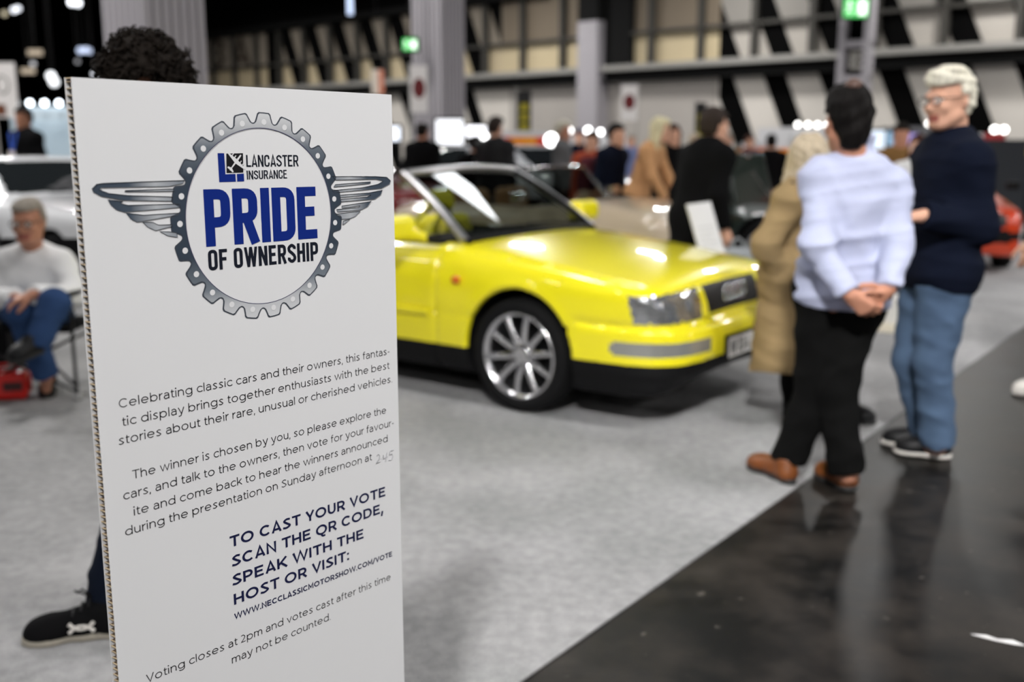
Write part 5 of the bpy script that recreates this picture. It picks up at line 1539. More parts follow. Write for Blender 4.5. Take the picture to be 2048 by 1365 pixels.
def classic_car(label, colour, nose, kind='coupe', L=4.2, W=1.68, belt=0.86, roof=1.32, hood=0.80, res=0.03, fwd=FWD, grille=True, lampcol=None, open_mat=None, name='classic_car', cab=0.0):
    """nose: hall point (x, y) of the near front corner"""
    rgt = np.array((fwd[1], -fwd[0])); hw = W / 2
    org = np.array(nose) - fwd * 0.80 - rgt * (hw - 0.1)
    root = empty(name, (org[0], org[1], 0.006), label, 'car', math.atan2(fwd[1], fwd[0]))
    P_ = paint(colour[0], colour[1])
    wb = L * 0.585; rear = -(L - 0.82)
    side = smooth_outline([(0.60, 0.22), (0.76, 0.27), (0.82, 0.40), (0.815, 0.52), (0.79, 0.62), (0.70, hood - 0.07), (0.45, hood), (-0.05 + cab * 0.5, hood + 0.05), (-0.50 + cab, belt + 0.03), (-1.3 + cab, belt + 0.03), (-2.4, belt + 0.02), (rear + 0.35, belt), (rear + 0.08, belt - 0.08), (rear, 0.62), (rear, 0.42), (rear + 0.08, 0.28), (rear + 0.3, 0.22)], 4)
    plan = smooth_outline([(0.82, 0), (0.80, hw * 0.6), (0.70, hw * 0.87), (0.45, hw * 0.96), (-0.2, hw), (-wb, hw), (rear + 0.3, hw * 0.93), (rear + 0.05, hw * 0.75), (rear, 0)], 4, False) + [(rear, -0.3), (0.82, -0.3)]
    sect = [(-0.3, 0.1), (hw - 0.08, 0.1), (hw - 0.03, 0.28), (hw, 0.46), (hw, 0.58), (hw - 0.03, 0.74), (hw - 0.10, belt - 0.01), (hw - 0.22, belt + 0.2), (-0.3, belt + 0.25)]
    d, (x, y, z), lo = car_field(side, plan, sect, res, 0.05, 0.08, (rear - 0.1, -hw - 0.08, 0.12), (0.95, hw + 0.08, roof + 0.12))
    X, Y, Z = x[:, None, None], y[None, :, None], z[None, None, :]; aY = np.abs(Y)
    if kind == 'coupe':
        cside = smooth_outline([(-0.35, belt - 0.1), (-0.45, belt + 0.02), (-0.98, roof - 0.05), (-1.20, roof), (-1.9, roof), (-2.25, roof - 0.05), (-2.95, belt + 0.04), (-3.0, belt - 0.1)], 4)
        cside = [(a + cab, b) for a, b in cside]
        cplan = [(-0.3, hw - 0.20), (-0.6, hw - 0.14), (-2.5, hw - 0.14), (-3.1, hw - 0.26), (-3.1, -0.3), (-0.3, -0.3)]
        csect = [(-0.3, 0.4), (hw - 0.10, 0.4), (hw - 0.12, belt), (hw - 0.27, roof - 0.05), (hw - 0.42, roof + 0.01), (-0.3, roof + 0.03)]
        c, _, _ = car_field(cside, cplan, csect, res, 0.03, 0.06, (rear - 0.1, -hw - 0.08, 0.12), (0.95, hw + 0.08, roof + 0.12))
        h = np.maximum(0.05 - np.abs(d - c), 0) / 0.05
        d = np.minimum(d, c) - h * h * 0.05 * 0.25
    elif kind == 'open':
        d = np.maximum(d, -np.maximum(np.maximum(np.abs(X + 1.35) - 0.72, aY - (hw - 0.17)), 0.42 - Z))
    for ax in (0.0, -wb):
        d = np.maximum(d, -np.maximum(np.sqrt((X - ax) ** 2 + (Z - 0.31) ** 2) - 0.355 + 0 * Y, 0.48 - aY))
    V, Fs = surface_nets(np.ascontiguousarray(d, dtype=np.float32), lo, res); V = relax(V, Fs, 2)
    C = V[Fs].mean(1); cx, cy, cz = C.T; ay = np.abs(cy)
    n_ = np.cross(V[Fs[:, 2]] - V[Fs[:, 0]], V[Fs[:, 3]] - V[Fs[:, 1]]); n_ /= np.maximum(np.linalg.norm(n_, axis=1), 1e-12)[:, None]
    arch = np.zeros(len(C), bool)
    for ax in (0.0, -wb): arch |= np.hypot(cx - ax, cz - 0.31) < 0.362
    arch &= ay < hw - 0.02
    inner = (np.abs(cx + 1.35) < 0.74) & (ay < hw - 0.15) & (n_[:, 2] < 0.7) & (cz < belt + 0.1) if kind == 'open' else np.zeros(len(C), bool)
    left = np.ones(len(C), bool)
    def take(nm, mk, mats, mi=None):
        nonlocal left
        mk = mk & left; left &= ~mk
        return submesh(nm, V, Fs, mk, mats, mi, root)
    GL = mat('dark_car_glass', (0.015, 0.018, 0.020), 0.05, coat=1.0)
    if kind == 'coupe':
        take('windscreen', (cx > -1.02 + cab) & (cz > belt + 0.05) & (cz < roof - 0.05) & (n_[:, 0] > 0.35) & (ay < hw - 0.20 - (cz - belt) * 0.30), GL)
        take('rear_window', (cx < -2.2) & (cz > belt + 0.06) & (cz < roof - 0.06) & (n_[:, 0] < -0.2) & (ay < hw - 0.30), GL)
        for s in (-1, 1):
            for a, b in ((-1.72 + cab, -0.72 + cab), (-2.5 + cab, -1.80 + cab)):
                take('side_window', (np.abs(n_[:, 1]) > 0.6) & (cy * s > 0) & (cz > belt + 0.05) & (cz < roof - 0.06) & (cx > a) & (cx < b - (cz - belt) * 0.85 * (b > -1.3)), GL)
    if grille: take('grille', (cx > 0.6) & (ay < hw * 0.72) & (cz > 0.53) & (cz < 0.66), mat('grille_black', (0.008, 0.008, 0.009), 0.45))
    take('bumper', (cx > 0.55) & (cz < 0.48) & (cz > 0.36), TRIMB)
    take('body', left.copy(), [P_, CABIN], np.where(arch | inner, 1, 0))
    for xx in (0.0, -wb):
        for s in (-1, 1): wheel(root, (xx, s * (hw - 0.125), 0.305), s, 0.305, 0.18, 'disc', 0.20)
    for s in (-1, 1):
        for yy in ((hw * 0.60, hw * 0.42) if lampcol is None else (hw * 0.66,)):
            MB().lathe([(0.0, 0.03), (0.05, 0.022), (0.075, 0.0), (0.085, 0.0), (0.085, -0.06)], Matrix.Translation((0.765 - 0.06 * (yy > hw * 0.5), s * yy, 0.60)) @ Matrix.Rotation(math.pi / 2, 4, 'Y'), 18).build('headlight', LENS, root)
        MB().box((-0.62 + cab, s * (hw + 0.06), belt + 0.09), (0.07, 0.16, 0.10)).build('door_mirror', TRIMB if kind == 'coupe' else CHROME, root, bevel=0.02)
    if kind == 'open':
        g = MB(); q = [(-0.50, hw - 0.20, belt), (-0.78, hw - 0.26, belt + 0.33)]
        for s in (-1, 1): g.tube([(q[0][0], s * q[0][1], q[0][2]), (q[1][0], s * q[1][1], q[1][2])], 0.014, 8)
        g.tube([(q[1][0], -q[1][1], q[1][2]), (q[1][0] + 0.03, 0, q[1][2] + 0.015), (q[1][0], q[1][1], q[1][2])], 0.014, 8)
        g.build('windscreen_frame', CHROME, root)
        MB().add([(q[0][0], -q[0][1], q[0][2]), (q[0][0], q[0][1], q[0][2]), (q[1][0], q[1][1], q[1][2]), (q[1][0], -q[1][1], q[1][2])], [(0, 1, 2, 3)]).build('windscreen', WGLASS, root, recalc=False)
        for s in (-1, 1):
            Blob().box((-1.25, s * 0.33, 0.55), (0.22, 0.22, 0.08), rad=0.05).box((-1.55, s * 0.33, 0.75), (0.08, 0.22, 0.25), rad=0.06, k=0.04).build('seat', [open_mat or CABIN], 0.025, root)
    return root, org

def other_cars():
    w = ground(118, 602)[:2]
    classic_car('white two-door coupe behind the seated man, dark windscreen', ('white_paint', srgb(226, 227, 230)), w + FWD * 0.86, 'coupe', belt=0.90, roof=1.31, hood=0.86, res=0.024, cab=-0.52)
    FR = np.array((-0.25, -0.968)); n = ground(2034, 552)[:2] + np.array((FR[1], -FR[0])) * 1.48
    classic_car('orange-red coupe nose showing at the right beyond the navy-clad man', ('orange_red_paint', srgb(206, 62, 20)), n, 'coupe', belt=0.84, roof=1.22, hood=0.76, res=0.03, fwd=FR)
    p = at(815, 470, 11.2)
    classic_car('dark red car glimpsed behind the yellow cabriolet seats', ('dark_red_paint', srgb(110, 8, 14)), (p[0], p[1]), 'coupe', L=3.6, belt=0.98, roof=1.36, hood=0.96, res=0.035)
    p = at(1238, 420, 13.0)
    classic_car('silver car with long pale bonnet beyond the yellow cabriolet windscreen', ('silver_paint', srgb(178, 180, 184)), (p[0], p[1]), 'coupe', belt=1.0, roof=1.42, hood=0.98, res=0.035)
    # beige open tourer just behind the yellow car
    BEI = ('beige_paint', srgb(186, 170, 148))
    p = at(1335, 480, 8.5)
    classic_car('beige open tourer with dark cabin just behind the yellow cabriolet', BEI, (p[0], p[1]), 'open', L=3.25, W=1.5, belt=0.88, hood=0.90, res=0.026, open_mat=mat('tan_leather', srgb(140, 104, 66), 0.6))
    # dark green car with its bonnet up
    q = at(1512, 400, 12.0)[:2] + FWD * 1.22 + RGT * 0.65; p = q
    GRN = ('dark_green_paint', (0.004, 0.014, 0.010))
    root, org = classic_car('very dark green car with its bonnet propped open behind the camel-coated woman', GRN, (p[0], p[1]), 'open', L=3.0, W=1.5, belt=0.74, hood=0.62, res=0.03)
    m = Matrix.Translation((-0.42, 0, 0.68)) @ Matrix.Rotation(math.radians(-106), 4, 'Y')
    rings = []
    b = Blob().box((0, 0, 0), (0.33, 0.52, 0.03), rad=0.028)
    bn = b.build('raised_bonnet', [paint(*GRN)], 0.016, root); bn.matrix_local = m @ Matrix.Translation((0.34, 0, 0))
    MB().tube([(0.15, -0.45, 0.60), (-0.28, -0.45, 1.12)], 0.008, 6).build('bonnet_stay', CHROME, root)
    bd = MB().ball((0.30, 0.05, -0.03), (0.03, 0.05, 0.008), 8).build('bonnet_badge', CHROME, bn)
    Blob().box((0.1, 0, 0.66), (0.26, 0.26, 0.09), rad=0.03).cap((-0.1, -0.15, 0.76), (0.3, -0.15, 0.76), 0.04).build('engine', [mat('oily_engine', (0.05, 0.045, 0.04), 0.4, 0.6)], 0.02, root)
other_cars()

# ------------------------------------------------------------------ the crowd
def crowd():
    def P_(label, px, Y, h, yaw, look, lean=0, arms='down', fine=1.9, step=0.03, dz=None):
        J, f, l = stand_joints(px, Y, h, yaw, lean, arms, step)
        lk = dict(skin=SKIN1, top=BLK, bottom=TROUS, shoes=(SHOEB, SOLEB), hair=H_BROWN, facial=Y < 10, scale=h / 1.75)
        lk.update(look)
        return person(label, J, lk, fine=fine), f, l
    (r, q, R, hc, base), f, l = P_('man in dark jacket with a pale lanyard card standing behind the white car', 54, 13.0, 1.87, -28, dict(hair=H_BLACK, style='short', skin=SKIN3, top=BLK, girth=1.15, seed=2), fine=1.6)
    ch = (q['shL'] + q['shR']) / 2 + f * 0.17
    lan = MB()
    for s in (-1, 1): lan.tube([tuple(ch + l * 0.07 * s + np.array((0, 0, 0.06))), tuple(ch + l * 0.01 * s + f * 0.03 - np.array((0, 0, 0.16)))], 0.012, 6)
    lan.build('lanyard', mat('blue_lanyard', srgb(50, 90, 190), 0.6), r)
    c_ = ch + f * 0.045 - np.array((0, 0, 0.24))
    MB().box(tuple(c_), (0.10, 0.012, 0.15), 0, Matrix.Rotation(math.atan2(l[1], l[0]), 3, 'Z')).build('lanyard_card', mat('pale_card', srgb(206, 196, 190), 0.5), r, bevel=0.003)
    (r, q, R, hc, base), f, l = P_('man in long black coat leaning forward beyond the yellow bonnet, carrying a bag', 1392, 7.4, 1.67, 118, dict(top=BLK, topname='coat', bottom=DJEAN, hair=H_DGREY, style='short', hairthick=0.02, hem=0.16, girth=1.18, skirt=0.22, flare=0.03, loose=0.035, seed=6, handR=((0.3, -0.1, -0.9), (0, 1, 0), 0.9)), lean=12, fine=1.2)
    wr = q['wrR'] + base
    bag = Blob().box((0, 0, -0.19), (0.13, 0.035, 0.15), rad=0.03)
    root = empty('carrier_bag', (wr[0] + 0.09, wr[1] - 0.04, wr[2] - 0.09), 'grey carrier bag held by the man in the long black coat', 'bag', 0.3)
    bag.build('bag_body', [cloth('grey_bag', srgb(150, 154, 158), 0.5)], 0.012, root, fold=folds(9, 0.008, 20))
    for s in (-1, 1): MB().tube([(-0.06, 0.02 * s, -0.06), (-0.04, 0.015 * s, 0.0), (0.0, 0, 0.03), (0.04, 0.015 * s, 0.0), (0.06, 0.02 * s, -0.06)], 0.006, 6).build('handle', mat('grey_bag', (0.3, 0.3, 0.3)), root)
    (r, q, R, hc, base), f, l = P_('blonde long-haired woman in rust jacket bending over the beige tourer', 1272, 10.8, 1.68, 62, dict(top=RUSTJ, bottom=BLK, hair=H_PALE, style='long', hairthick=0.02, seed=7), lean=20, arms='reach', fine=1.4)
    (r, q, R, hc, base), f, l = P_('person in dark navy hooded top with a maroon rucksack beside the blonde woman', 1216, 10.95, 1.63, 50, dict(top=NAVY, bottom=BLK, hair=H_BLACK, seed=9, girth=1.1), lean=8, fine=1.5)
    bk = q['shL'] * .5 + q['shR'] * .5 - f * 0.28 - np.array((0, 0, 0.24))
    rs = empty('rucksack', bk + base, 'maroon rucksack on the back of the person in the navy hooded top', 'bag', math.atan2(l[1], l[0]))
    Blob().box((0, 0, 0), (0.15, 0.09, 0.22), rad=0.07).build('bag_body', [MAROON], 0.018, rs)
    Blob().box((0, 0.10, -0.07), (0.11, 0.03, 0.10), rad=0.03).build('pocket', [MAROON], 0.018, rs)
    P_('auburn-haired person in black holding something pale in both hands', 1344, 11.4, 1.63, 20, dict(top=BLK, hair=H_AUB, style='long', seed=10, handL=((0, -1, 0), (0, 0, 1), 0.8), handR=((0, -1, 0), (0, 0, 1), 0.8)), arms='front', fine=1.5)
    P_('balding man in dark suit seen from behind, left of the grey column base', 845, 13.6, 1.70, 160, dict(top=BLK, hair=H_BROWN, style='bald', skin=SKIN2, seed=12, girth=1.15))
    (r, q, R, hc, base), f, l = P_('tall dark-haired man in shiny black leather jacket behind the windscreen header', 990, 12.2, 1.73, 150, dict(top=LEATHER, hair=H_DGREY, style='full', seed=13, girth=1.18))
    P_('short person in black jacket at the left elbow of the leather-jacketed man', 950, 13.1, 1.52, 170, dict(top=BLK, hair=H_BLACK, seed=14))
    P_('white-haired man in grey top facing right, near the round white lamps', 1124, 12.7, 1.70, 80, dict(top=GREYJ, hair=H_WHITE, skin=SKIN2, seed=15))
    P_('person in navy cap and dark coat behind the white-haired man', 1158, 16.3, 1.64, 10, dict(top=NAVY, hair=mat('navy_cap', (0.012, 0.014, 0.05), 0.8), seed=16))
    P_('person in red and yellow patterned top among the crowd', 1184, 11.6, 1.56, -30, dict(top=REDJ, hair=H_BROWN, seed=17))
    P_('man in tan jacket standing between the pale shirt and the navy top', 1800, 10.1, 1.62, -15, dict(top=TANJ, hair=H_BROWN, style='short', skin=SKIN2, seed=18))
    P_('auburn-haired person in white top half hidden behind the navy-clad man', 1838, 9.1, 1.50, -50, dict(top=WHITEJ, hair=H_AUB, style='bob', seed=19), arms='front')
    P_('dark-haired visitor in black far off beside the lit stand', 912, 19.0, 1.56, 120, dict(top=BLK, hair=H_BLACK, seed=20), fine=2.2)
    P_('dark-grey-haired visitor in grey top beyond the red and orange stall counter', 1072, 18.6, 1.60, 160, dict(top=GREYJ, hair=H_DGREY, seed=22), fine=2.2)
    P_('dark red-haired visitor behind the raised green bonnet', 1498, 17.5, 1.56, 30, dict(top=MAROON, hair=H_AUB, seed=23), fine=2.2)
    P_('black-clad visitor with black hair above the raised green bonnet', 1542, 14.5, 1.55, 170, dict(top=BLK, hair=H_BLACK, seed=24), fine=2.0)
    P_('grey-haired visitor in brown coat left of the raised green bonnet', 1455, 16.0, 1.58, -40, dict(top=TANJ, hair=H_GREY, seed=25), fine=2.2)
    P_('fair-haired visitor far away beneath the yellow and black flag', 1388, 16.8, 1.58, 60, dict(top=NAVY, hair=H_BLONDE, seed=26), fine=2.2)
    P_('visitor in blue jacket in front of the grey shutter', 1262, 18.0, 1.58, 10, dict(top=cloth('steel_blue_jacket', srgb(120, 130, 170)), hair=H_GREY, seed=27), fine=2.2)
    P_('visitor in pale top by the violet screen', 1690, 16.0, 1.5, -20, dict(top=WHITEJ, hair=H_BROWN, seed=28), fine=2.2)
    P_('person in black at the extreme right edge with white trainers', 2160, 5.75, 1.72, -70, dict(top=BLK, bottom=BLK, shoes=(SOLEW, SOLEW), hair=H_BROWN, seed=29, handR=((0, 0, -1), (0, 1, 0), 0.6), handL=((0, 0, -1), (0, 1, 0), 0.6)), fine=1.2)
crowd()

# ------------------------------------------------------------------ things near the cars
def small_things():
    # folding chair under the seated man
    c = A3(72, 640, 5.92)
    root = empty('folding_chair', (c[0], c[1], 0.006), 'black folding camping chair with the seated man on it', 'chair', 0.0)
    FRM = mat('dark_steel_tube', (0.03, 0.03, 0.032), 0.35, 0.6); FAB = cloth('black_chair_fabric', (0.010, 0.010, 0.011))
    w, dp, zs = 0.31, 0.24, 0.40
    Blob().box((0, 0, zs), (w - 0.01, dp, 0.014), rad=0.012).build('seat', [FAB], 0.012, root)
    Blob().box((0, dp + 0.03, 0.68), (w - 0.01, 0.014, 0.20), rad=0.012).build('backrest', [FAB], 0.012, root)
    for s in (-1, 1):
        MB().tube([(s * w, dp + 0.06, 0.012), (s * w, dp + 0.03, 0.90)], 0.011, 8).build('leg', FRM, root)
        MB().tube([(s * w, -dp, 0.012), (s * w, -dp, 0.60)], 0.011, 8).build('leg', FRM, root)
        Blob().box((s * w, 0.0, 0.61), (0.03, dp + 0.05, 0.012), rad=0.01).build('armrest', [FAB], 0.01, root)
        MB().ball((s * w, -dp, 0.02), (0.028, 0.028, 0.022), 8).build('foot_cap', mat('pale_foot_cap', (0.35, 0.35, 0.35), 0.5), root)
        MB().tube([(s * w, -dp, 0.08), (-s * w, dp + 0.05, 0.36)], 0.009, 8).build('brace', FRM, root)
        MB().tube([(s * w, -dp, 0.05), (-s * w, -dp, 0.36)], 0.009, 8).build('brace', FRM, root)
    # red toolbox-like bag and black bag by his feet
    g = G(22, 800) + np.array((0, -0.05, 0))
    root = empty('red_bag', g, 'glossy red bag on the carpet by the seated man, small and squat', 'bag', 0.25)
    Blob().box((0, 0.08, 0.085), (0.115, 0.09, 0.082), rad=0.035).cap((-0.06, 0.08, 0.16), (0.05, 0.08, 0.165), 0.02, None, 0, 0.03).build('bag_body', [mat('red_vinyl', srgb(206, 22, 14), 0.3, coat=0.5)], 0.010, root, fold=folds(12, 0.006, 26))
    MB().tube([(-0.07, 0.08, 0.16), (-0.05, 0.08, 0.20), (0.03, 0.08, 0.205), (0.06, 0.08, 0.165)], 0.008, 8).build('handle', mat('red_vinyl', (0.6, 0, 0)), root)
    MB().box((0.04, -0.014, 0.09), (0.10, 0.006, 0.05)).build('patch', mat('dark_patch', (0.05, 0.01, 0.01), 0.5), root, bevel=0.002)
    g = G(-8, 742)
    root = empty('black_bag', g, 'black bag standing upright at the left edge behind the red bag', 'bag', 0.1)
    Blob().box((0, 0.12, 0.17), (0.14, 0.10, 0.165), rad=0.05).build('bag_body', [FAB], 0.012, root, fold=folds(14, 0.008, 20))
    MB().tube([(-0.07, 0.12, 0.32), (-0.05, 0.12, 0.40), (0.05, 0.12, 0.40), (0.07, 0.12, 0.32)], 0.010, 8).build('handle', FAB, root)
    # leaning information board between the yellow car and the man in black
    a, b, c = A3(1374, 409, 6.74), A3(1421, 403, 6.86), A3(1466, 506, 6.80)
    e = nrm(b - a); w_ = np.linalg.norm(b - a); dn = c - b; dn = nrm(dn - e * dn.dot(e)); nn = np.cross(e, dn)
    base = np.array(((a[0] + b[0]) / 2 + dn[0] * 0.35, (a[1] + b[1]) / 2 + dn[1] * 0.35, 0.006))
    root = empty('information_stand', base, 'white information board tilted on a stand beyond the yellow bonnet', 'sign')
    Mx = Matrix(((e[0], dn[0], nn[0], a[0] - base[0]), (e[1], dn[1], nn[1], a[1] - base[1]), (e[2], dn[2], nn[2], a[2] - base[2]), (0, 0, 0, 1)))
    MB().prism([(0, 0), (w_, 0), (w_, 0.62), (0, 0.62)], Mx, 0.012).build('panel', PAPER, root)
    mk = MB()
    for k in range(9): mk.prism([(w_ * 0.15, 0.16 + 0.035 * k), (w_ * (0.85 - 0.1 * (k % 3)), 0.16 + 0.035 * k), (w_ * (0.85 - 0.1 * (k % 3)), 0.172 + 0.035 * k), (w_ * 0.15, 0.172 + 0.035 * k)], Mx @ Matrix.Translation((0, 0, -0.0012)), 0.001)
    mk.build('printed_rows', mat('pale_grey_print', (0.55, 0.55, 0.56), 0.6), root)
    m_ = np.array(Mx @ Vector((w_ / 2, 0.31, 0.02)))
    MB().tube([tuple(m_), (m_[0], m_[1], 0.02)], 0.014, 8).build('pole', TRIMB, root)
    MB().lathe([(0.0, 0.0), (0.16, 0.0), (0.16, 0.012), (0.02, 0.02)], Matrix.Translation((m_[0], m_[1], 0.0)), 24).build('base_plate', TRIMB, root)
    # white plinth seen past the clasped hands
    g = G(1762, 664)
    root = empty('white_plinth', g, 'low white plinth on the carpet seen past the clasped hands', 'plinth', -0.6)
    MB().box((0, 0.15, 0.035), (0.42, 0.34, 0.07)).build('base', mat('cream_board', srgb(214, 206, 188), 0.6), root, bevel=0.006)
    MB().box((0.02, 0.15, 0.17), (0.34, 0.26, 0.20)).build('box', mat('white_board', srgb(206, 204, 200), 0.6), root, bevel=0.006)
    # scrap of white tape on the dark floor
    g = G(1995, 1278); g[2] = 0.0005
    root = empty('tape_scrap', g, 'torn scrap of white tape lying on the dark floor at lower right', 'litter', -0.45)
    MB().add([(-0.075, 0.006, 0.001), (-0.03, 0.016, 0.003), (0.0, 0.004, 0.002), (0.04, 0.014, 0.004), (0.078, -0.004, 0.001), (0.045, -0.012, 0.002), (0.0, -0.008, 0.001), (-0.04, -0.004, 0.002)], [(0, 1, 2, 7), (2, 3, 4, 5), (2, 5, 6, 7)]).build('tape', mat('white_tape', srgb(214, 214, 214), 0.6), root, recalc=False)
small_things()

# ------------------------------------------------------------------ stands, banners and signs along the hall
def stands():
    WP = mat('stand_panel', srgb(206, 206, 208), 0.6)
    def lightbox(name, label, px0, px1, py0, py1, Y, col, strength, frame=TRIMB):
        a, b = at(px0, py0, Y), at(px1, py1, Y)
        w, h = b[0] - a[0], a[2] - b[2]
        root = empty(name, ((a[0] + b[0]) / 2, Y, 0.006), label, 'screen')
        MB().box((0, 0.06, (a[2] + b[2]) / 2), (w + 0.08, 0.10, h + 0.08)).build('casing', frame, root)
        MB().box((0, 0.0, (a[2] + b[2]) / 2), (w, 0.02, h)).build('lit_face', glow(name + '_light%d' % px0, col, strength), root)
        for s in (-1, 1): MB().box((s * w * 0.42, 0.08, b[2] / 2), (0.06, 0.06, b[2])).build('leg', frame, root)
    lightbox('light_wall', 'brilliant white light wall at the foot of the grey fluted column', 872, 926, 240, 290, 18.2, (0.95, 0.96, 1.0), 1.8)
    lightbox('light_wall', 'smaller bright white light wall right of the grey fluted column', 932, 972, 253, 274, 21.0, (0.95, 0.95, 1.0), 2.6)
    lightbox('light_wall', 'bright sliver of white light wall at the right edge of the display board', 770, 800, 254, 282, 19.0, (0.85, 0.9, 1.0), 2.0)
    lightbox('lit_screen', 'pale blue-white screen right of the pale shirt collar', 1736, 1768, 262, 300, 18.0, (0.78, 0.88, 1.0), 1.3)
    lightbox('lit_screen', 'narrow blue-green screen beside the pale blue-white screen', 1771, 1792, 264, 292, 18.5, (0.4, 0.62, 0.85), 0.8)
    lightbox('lit_screen', 'violet screen behind the tan-jacketed man', 1802, 1834, 268, 306, 19.0, (0.55, 0.45, 0.95), 0.9)
    def booth(label, px, Y, w, h, rot, n, bulb=(1, 0.98, 0.95), st=5, panel=WP, fascia=None):
        p = at(px, 270, Y)
        root = empty('exhibition_booth', (p[0], p[1], 0.0), label, 'booth', rot)
        MB().box((0, 0.5, h / 2), (w, 0.05, h)).build('back_panel', panel, root)
        for s in (-1, 1): MB().box((s * w / 2, 0.05, h / 2), (0.05, 0.9, h)).build('side_panel', panel, root)
        MB().box((0, -0.42, h - 0.14), (w + 0.05, 0.05, 0.28)).build('fascia', fascia or panel, root)
        for k in range(n):
            x = -w / 2 + (k + 0.5) * w / n
            MB().ball((x, -0.50, h + 0.07), 0.06, 8).build('spotlight', glow('spot_bulb%d' % st, bulb, st), root)
    booth('white shell-scheme booth with a row of bright spotlights at the far left', 95, 24.0, 1.25, 2.25, 0.1, 4, (0.85, 0.92, 1.0), 9, mat('pale_blue_panel', srgb(196, 212, 222), 0.5))
    booth('white booth with lamp row left of the camel-coated woman', 1600, 27.0, 2.2, 1.82, 0.72, 5, (1, 0.98, 0.95), 6)
    booth('white booth with two lamps behind the talking men', 1840, 24.0, 1.6, 1.80, 0.72, 4, (1, 0.98, 0.95), 6, mat('grey_booth_panel', (0.12, 0.12, 0.13), 0.7))
    booth('white-topped booth with red fascia at the far right', 1945, 20.0, 0.8, 1.62, 0.72, 2, (1, 0.98, 0.95), 7, fascia=mat('red_fascia', srgb(150, 30, 34), 0.6))
    booth('booth with yellow fascia at the extreme right edge', 2035, 18.0, 1.0, 1.50, 0.72, 1, (1, 0.98, 0.95), 2, mat('blue_grey_panel', (0.02, 0.024, 0.03), 0.7), mat('yellow_fascia', srgb(170, 160, 40), 0.6))
    booth('low white booth behind the crowd under the grey shutter', 1150, 24.0, 2.6, 1.62, 0.72, 4, (1, 1, 1), 8)
    def counter(label, px, py0, py1, Y, w, cols):
        a, b = at(px, py0, Y), at(px, py1, Y)
        root = empty('stall_counter', (a[0], Y, 0.006), label, 'counter')
        h = a[2]; hb = b[2]
        MB().box((0, 0.2, hb / 2), (w, 0.4, hb)).build('cabinet', TRIMB, root)
        n = len(cols)
        for i, c in enumerate(cols):
            MB().box((-w / 2 + (i + 0.5) * w / n, 0.2, (h + hb) / 2), (w / n, 0.44, h - hb)).build('front_panel', mat('stall_%d_%d_%d' % c, srgb(*c), 0.5), root)
        MB().box((0, 0.2, h + 0.05), (w * 0.95, 0.4, 0.09)).build('counter_top', WP, root)
    counter('stall counter with red, orange and yellow front behind the windscreen', 1047, 275, 303, 17.0, 0.84, [(226, 60, 20), (236, 140, 10), (240, 150, 14), (222, 52, 18)])
    counter('stall with orange front just left above the raised green bonnet', 1512, 297, 322, 18.5, 0.36, [(240, 130, 20), (236, 110, 16)])
    counter('stall with orange front just right of the raised green bonnet', 1570, 298, 326, 20.5, 0.26, [(240, 140, 30)])
    # round lamps glowing over the crowd
    for px, py, Y, lab in ((1103, 281, 16.0, 'largest round lamp glowing beside the white-haired man'), (1138, 262, 17.6, 'round white lamp left of the navy cap'), (1176, 262, 17.0, 'round white lamp right of the navy cap'), (970, 276, 16.6, 'small round lamp left of the leather-jacketed man')):
        p = at(px, py, Y)
        root = empty('globe_lamp', (p[0], p[1], 0.006), lab, 'lamp')
        MB().ball((0, 0, p[2]), 0.055 if px != 1103 else 0.10, 10).build('globe', glow('globe_light', (1, 1, 1), 7), root)
        MB().tube([(0, 0, 0.02), (0, 0, p[2] - 0.04)], 0.012, 6).build('pole', TRIMB, root)
        MB().lathe([(0, 0), (0.14, 0), (0.14, 0.015), (0.01, 0.03)], None, 16).build('base', TRIMB, root)

    def banner(name, label, px0, px1, py0, py1, Y, cloth_m, deco, pole_side=-1):
        a, b = at(px0, py0, Y), at(px1, py1, Y)
        w, h = b[0] - a[0], a[2] - b[2]
        root = empty(name, ((a[0] + b[0]) / 2, Y, 0.006), label, 'banner')
        o = MB().box((0, 0, (a[2] + b[2]) / 2), (w, 0.02, h)).build('cloth', cloth_m, root)
        deco(o, w, h, (a[2] + b[2]) / 2)
        MB().tube([(pole_side * w / 2, 0.02, 0.02), (pole_side * w / 2, 0.02, a[2] + 0.05)], 0.02, 8).build('pole', GREYST, root)
        MB().box((0, 0.02, 0.01), (max(0.4, w), 0.4, 0.02)).build('base', TRIMB, root)
    BW_ = mat('white_banner_cloth', srgb(212, 208, 206), 0.7); DR = mat('dark_red_print', srgb(92, 14, 18), 0.7)
    def disc(o, w, h, z):
        MB().add([(0.36 * w * math.cos(t), -0.012, z + 0.02 * h + 0.22 * h * math.sin(t)) for t in [2 * math.pi * k / 28 for k in range(28)]], [tuple(range(28))]).build('emblem', DR, o, recalc=False)
    banner('hanging_banner', 'white upright banner with dark red disc beside the fluted column', 820, 856, 132, 226, 18.6, BW_, disc)
    banner('hanging_banner', 'white upright banner with dark red disc in front of the grey shutter', 1243, 1274, 170, 242, 30.0, BW_, disc, 1)
    def ringd(o, w, h, z):
        MB().tube([(-0.05 * w + 0.26 * w * math.cos(t), -0.014, z + 0.10 * h + 0.16 * h * math.sin(t)) for t in [2 * math.pi * k / 28 for k in range(29)]], 0.014, 6).build('emblem', mat('grey_print', (0.2, 0.2, 0.19), 0.7), o)
        MB().box((-0.25 * w, -0.014, z - 0.36 * h), (0.5 * w, 0.006, 0.20 * h)).build('lower_print', mat('brown_print', srgb(96, 50, 22), 0.7), o)
    banner('hanging_banner', 'white upright banner with grey ring emblem at the left edge', -20, 38, 126, 236, 16.5, BW_, ringd)
